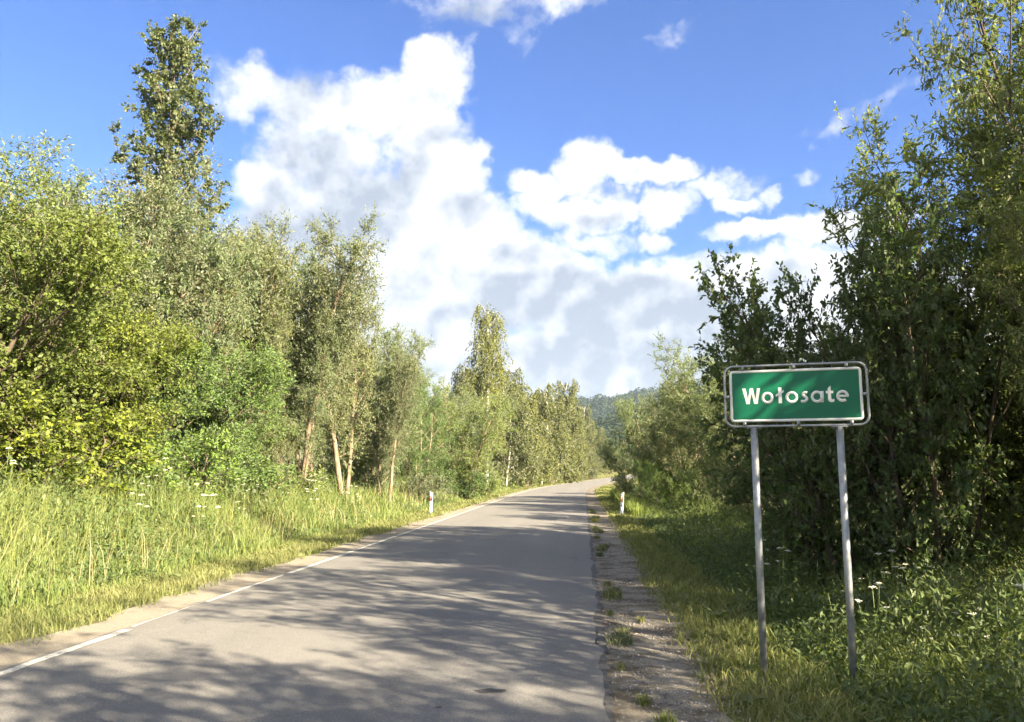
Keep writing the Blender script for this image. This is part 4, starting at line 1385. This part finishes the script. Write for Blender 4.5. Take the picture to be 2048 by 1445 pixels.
# ------------------------------------------------------------------ marker posts
def marker(x, y, left, label, tilt):
    e = empty('marker_post', (x, y, gz(x, y) - 0.03), R(6 if left else -10))
    e.rotation_euler[1] = tilt
    tag(e, label, 'marker post')
    h = 0.88
    # section: rounded front, flat sides; slanted top
    sec = [(-0.055, 0.05), (-0.062, 0.0), (-0.05, -0.045), (-0.02, -0.062), (0.02, -0.062), (0.05, -0.045), (0.062, 0.0), (0.055, 0.05)]
    n = len(sec)
    v = [(a, b, 0) for a, b in sec]
    v += [(a, b, h + (-1 if left else 1) * a * 0.7) for a, b in sec]
    mb = MB().add(v, [(i, (i + 1) % n, n + (i + 1) % n, n + i) for i in range(n)])
    mb.ng = [list(range(n))[::-1], list(range(n, 2 * n))]
    e = mb.build('body', M['post_white'], e)
    if left:
        for cx in (-0.028, 0.028):
            MB().box((cx, -0.060, h - 0.24), (0.05, 0.012, 0.19)).build('reflector', M['red'], e)
    else:
        MB().box((-0.030, -0.060, h - 0.24), (0.042, 0.012, 0.19)).build('reflector', M['amber'], e)
        MB().box((0.016, -0.061, h - 0.24), (0.046, 0.012, 0.19)).build('reflector', M['red'], e)
        MB().tube([(0, -0.055, h - 0.48), (0, -0.066, h - 0.48)], 0.032, 14).build('number_disc', M['navy'], e)


marker(-6.02, 31.6, True, 'white roadside marker post with red reflectors on the left verge', R(0.5))
marker(1.43, 31.2, False, 'white roadside marker post with amber reflector and dark disc on the right verge', R(4.0))

# ------------------------------------------------------------------ wooded hills
def hill_near(x, y):
    top = np.interp(x, [-300, -80, 0, 40, 120, 400], [3, 9, 15, 28, 38, 44])
    return 1.0 + top * np.clip((y - 290) / 150, 0, 1) ** 1.1


def hill_far(x, y):
    top = np.interp(x, [-700, -200, -18, 30, 72, 200, 700], [34, 52, 64, 69, 75, 84, 62])
    return 1.0 + top * np.clip((y - 560) / 300, 0, 1) ** 1.2


def hill(name, fn, xs, yv):
    X, Y = np.meshgrid(xs, yv)
    Z = fn(X, Y)
    nx, ny = len(xs), len(yv)
    i = (np.arange(ny - 1)[:, None] * nx + np.arange(nx - 1)[None, :]).ravel()
    o = obj(name, mesh_np(name, np.stack([X, Y, Z], -1).reshape(-1, 3), [np.stack([i, i + 1, i + nx + 1, i + nx], -1)], M['soil'], smooth=True))
    return tag(o, kind='structure')


hill('near_hill', hill_near, np.linspace(-300, 400, 60), np.concatenate([np.linspace(285, 460, 26), [520]]))
hill('far_hill', hill_far, np.linspace(-700, 700, 60), np.linspace(555, 1000, 30))


def forest(name, label, fn, x0, x1, y0, y1, sp, hr, cards, size, seed, mat='far'):
    rr = np.random.default_rng(seed)
    gx, gy = np.meshgrid(np.arange(x0, x1, sp), np.arange(y0, y1, sp))
    c = np.stack([gx.ravel(), gy.ravel()], -1) + rr.uniform(-0.45, 0.45, (gx.size, 2)) * sp
    n = len(c)
    z = fn(c[:, 0], c[:, 1])
    h = rr.uniform(*hr, n)
    w = h * rr.uniform(0.28, 0.40, n)
    d = unit(rr, n * cards).reshape(n, cards, 3)
    rad = rr.uniform(0.7, 1.08, (n, cards, 1))
    pos = d * rad * np.stack([w, w, h * 0.42], -1)[:, None, :] + np.stack([c[:, 0], c[:, 1], z + h * 0.56], -1)[:, None, :]
    pos = pos.reshape(-1, 3)
    nn = d.reshape(-1, 3) + unit(rr, len(pos)) * 0.7 + np.array([0, 0, 0.3])
    ax = np.cross(nn, unit(rr, len(pos)))
    s = rr.uniform(0.6, 1.4, len(pos)) * size
    V, F, nf = leaf_geo(pos, ax, nn, s, s * 0.8)
    tint = np.repeat(np.repeat(rr.uniform(0, 1, n) ** 1.3, cards), nf)
    o = obj(name, mesh_np(name, V, [F], M[mat], tint))
    return tag(o, label, 'forest', None, 'stuff')


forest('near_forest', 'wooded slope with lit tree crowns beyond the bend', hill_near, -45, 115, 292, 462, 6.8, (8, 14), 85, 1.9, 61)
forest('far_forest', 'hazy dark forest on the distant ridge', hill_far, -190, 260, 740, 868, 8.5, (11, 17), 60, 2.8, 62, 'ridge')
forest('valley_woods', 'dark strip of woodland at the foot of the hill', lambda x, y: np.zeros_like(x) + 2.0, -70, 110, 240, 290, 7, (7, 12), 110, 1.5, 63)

# ------------------------------------------------------------------ air
hz = MB().box((0, 150, 62), (3300, 3400, 130)).build('haze', bpy.data.materials.new('haze_air'))
hm = hz.data.materials[0]
hm.use_nodes = True
ht = NT(hm.node_tree)
ht.n.clear()
pv = ht.node('ShaderNodeVolumePrincipled')
pv.inputs['Color'].default_value = (0.62, 0.78, 1.0, 1)
pv.inputs['Density'].default_value = 0.00015
pv.inputs['Anisotropy'].default_value = 0.0
ho = ht.node('ShaderNodeOutputMaterial')
ht.l.new(pv.outputs[0], ho.inputs['Volume'])
tag(hz, 'thin bluish air between the camera and the hills', 'haze', None, 'stuff')
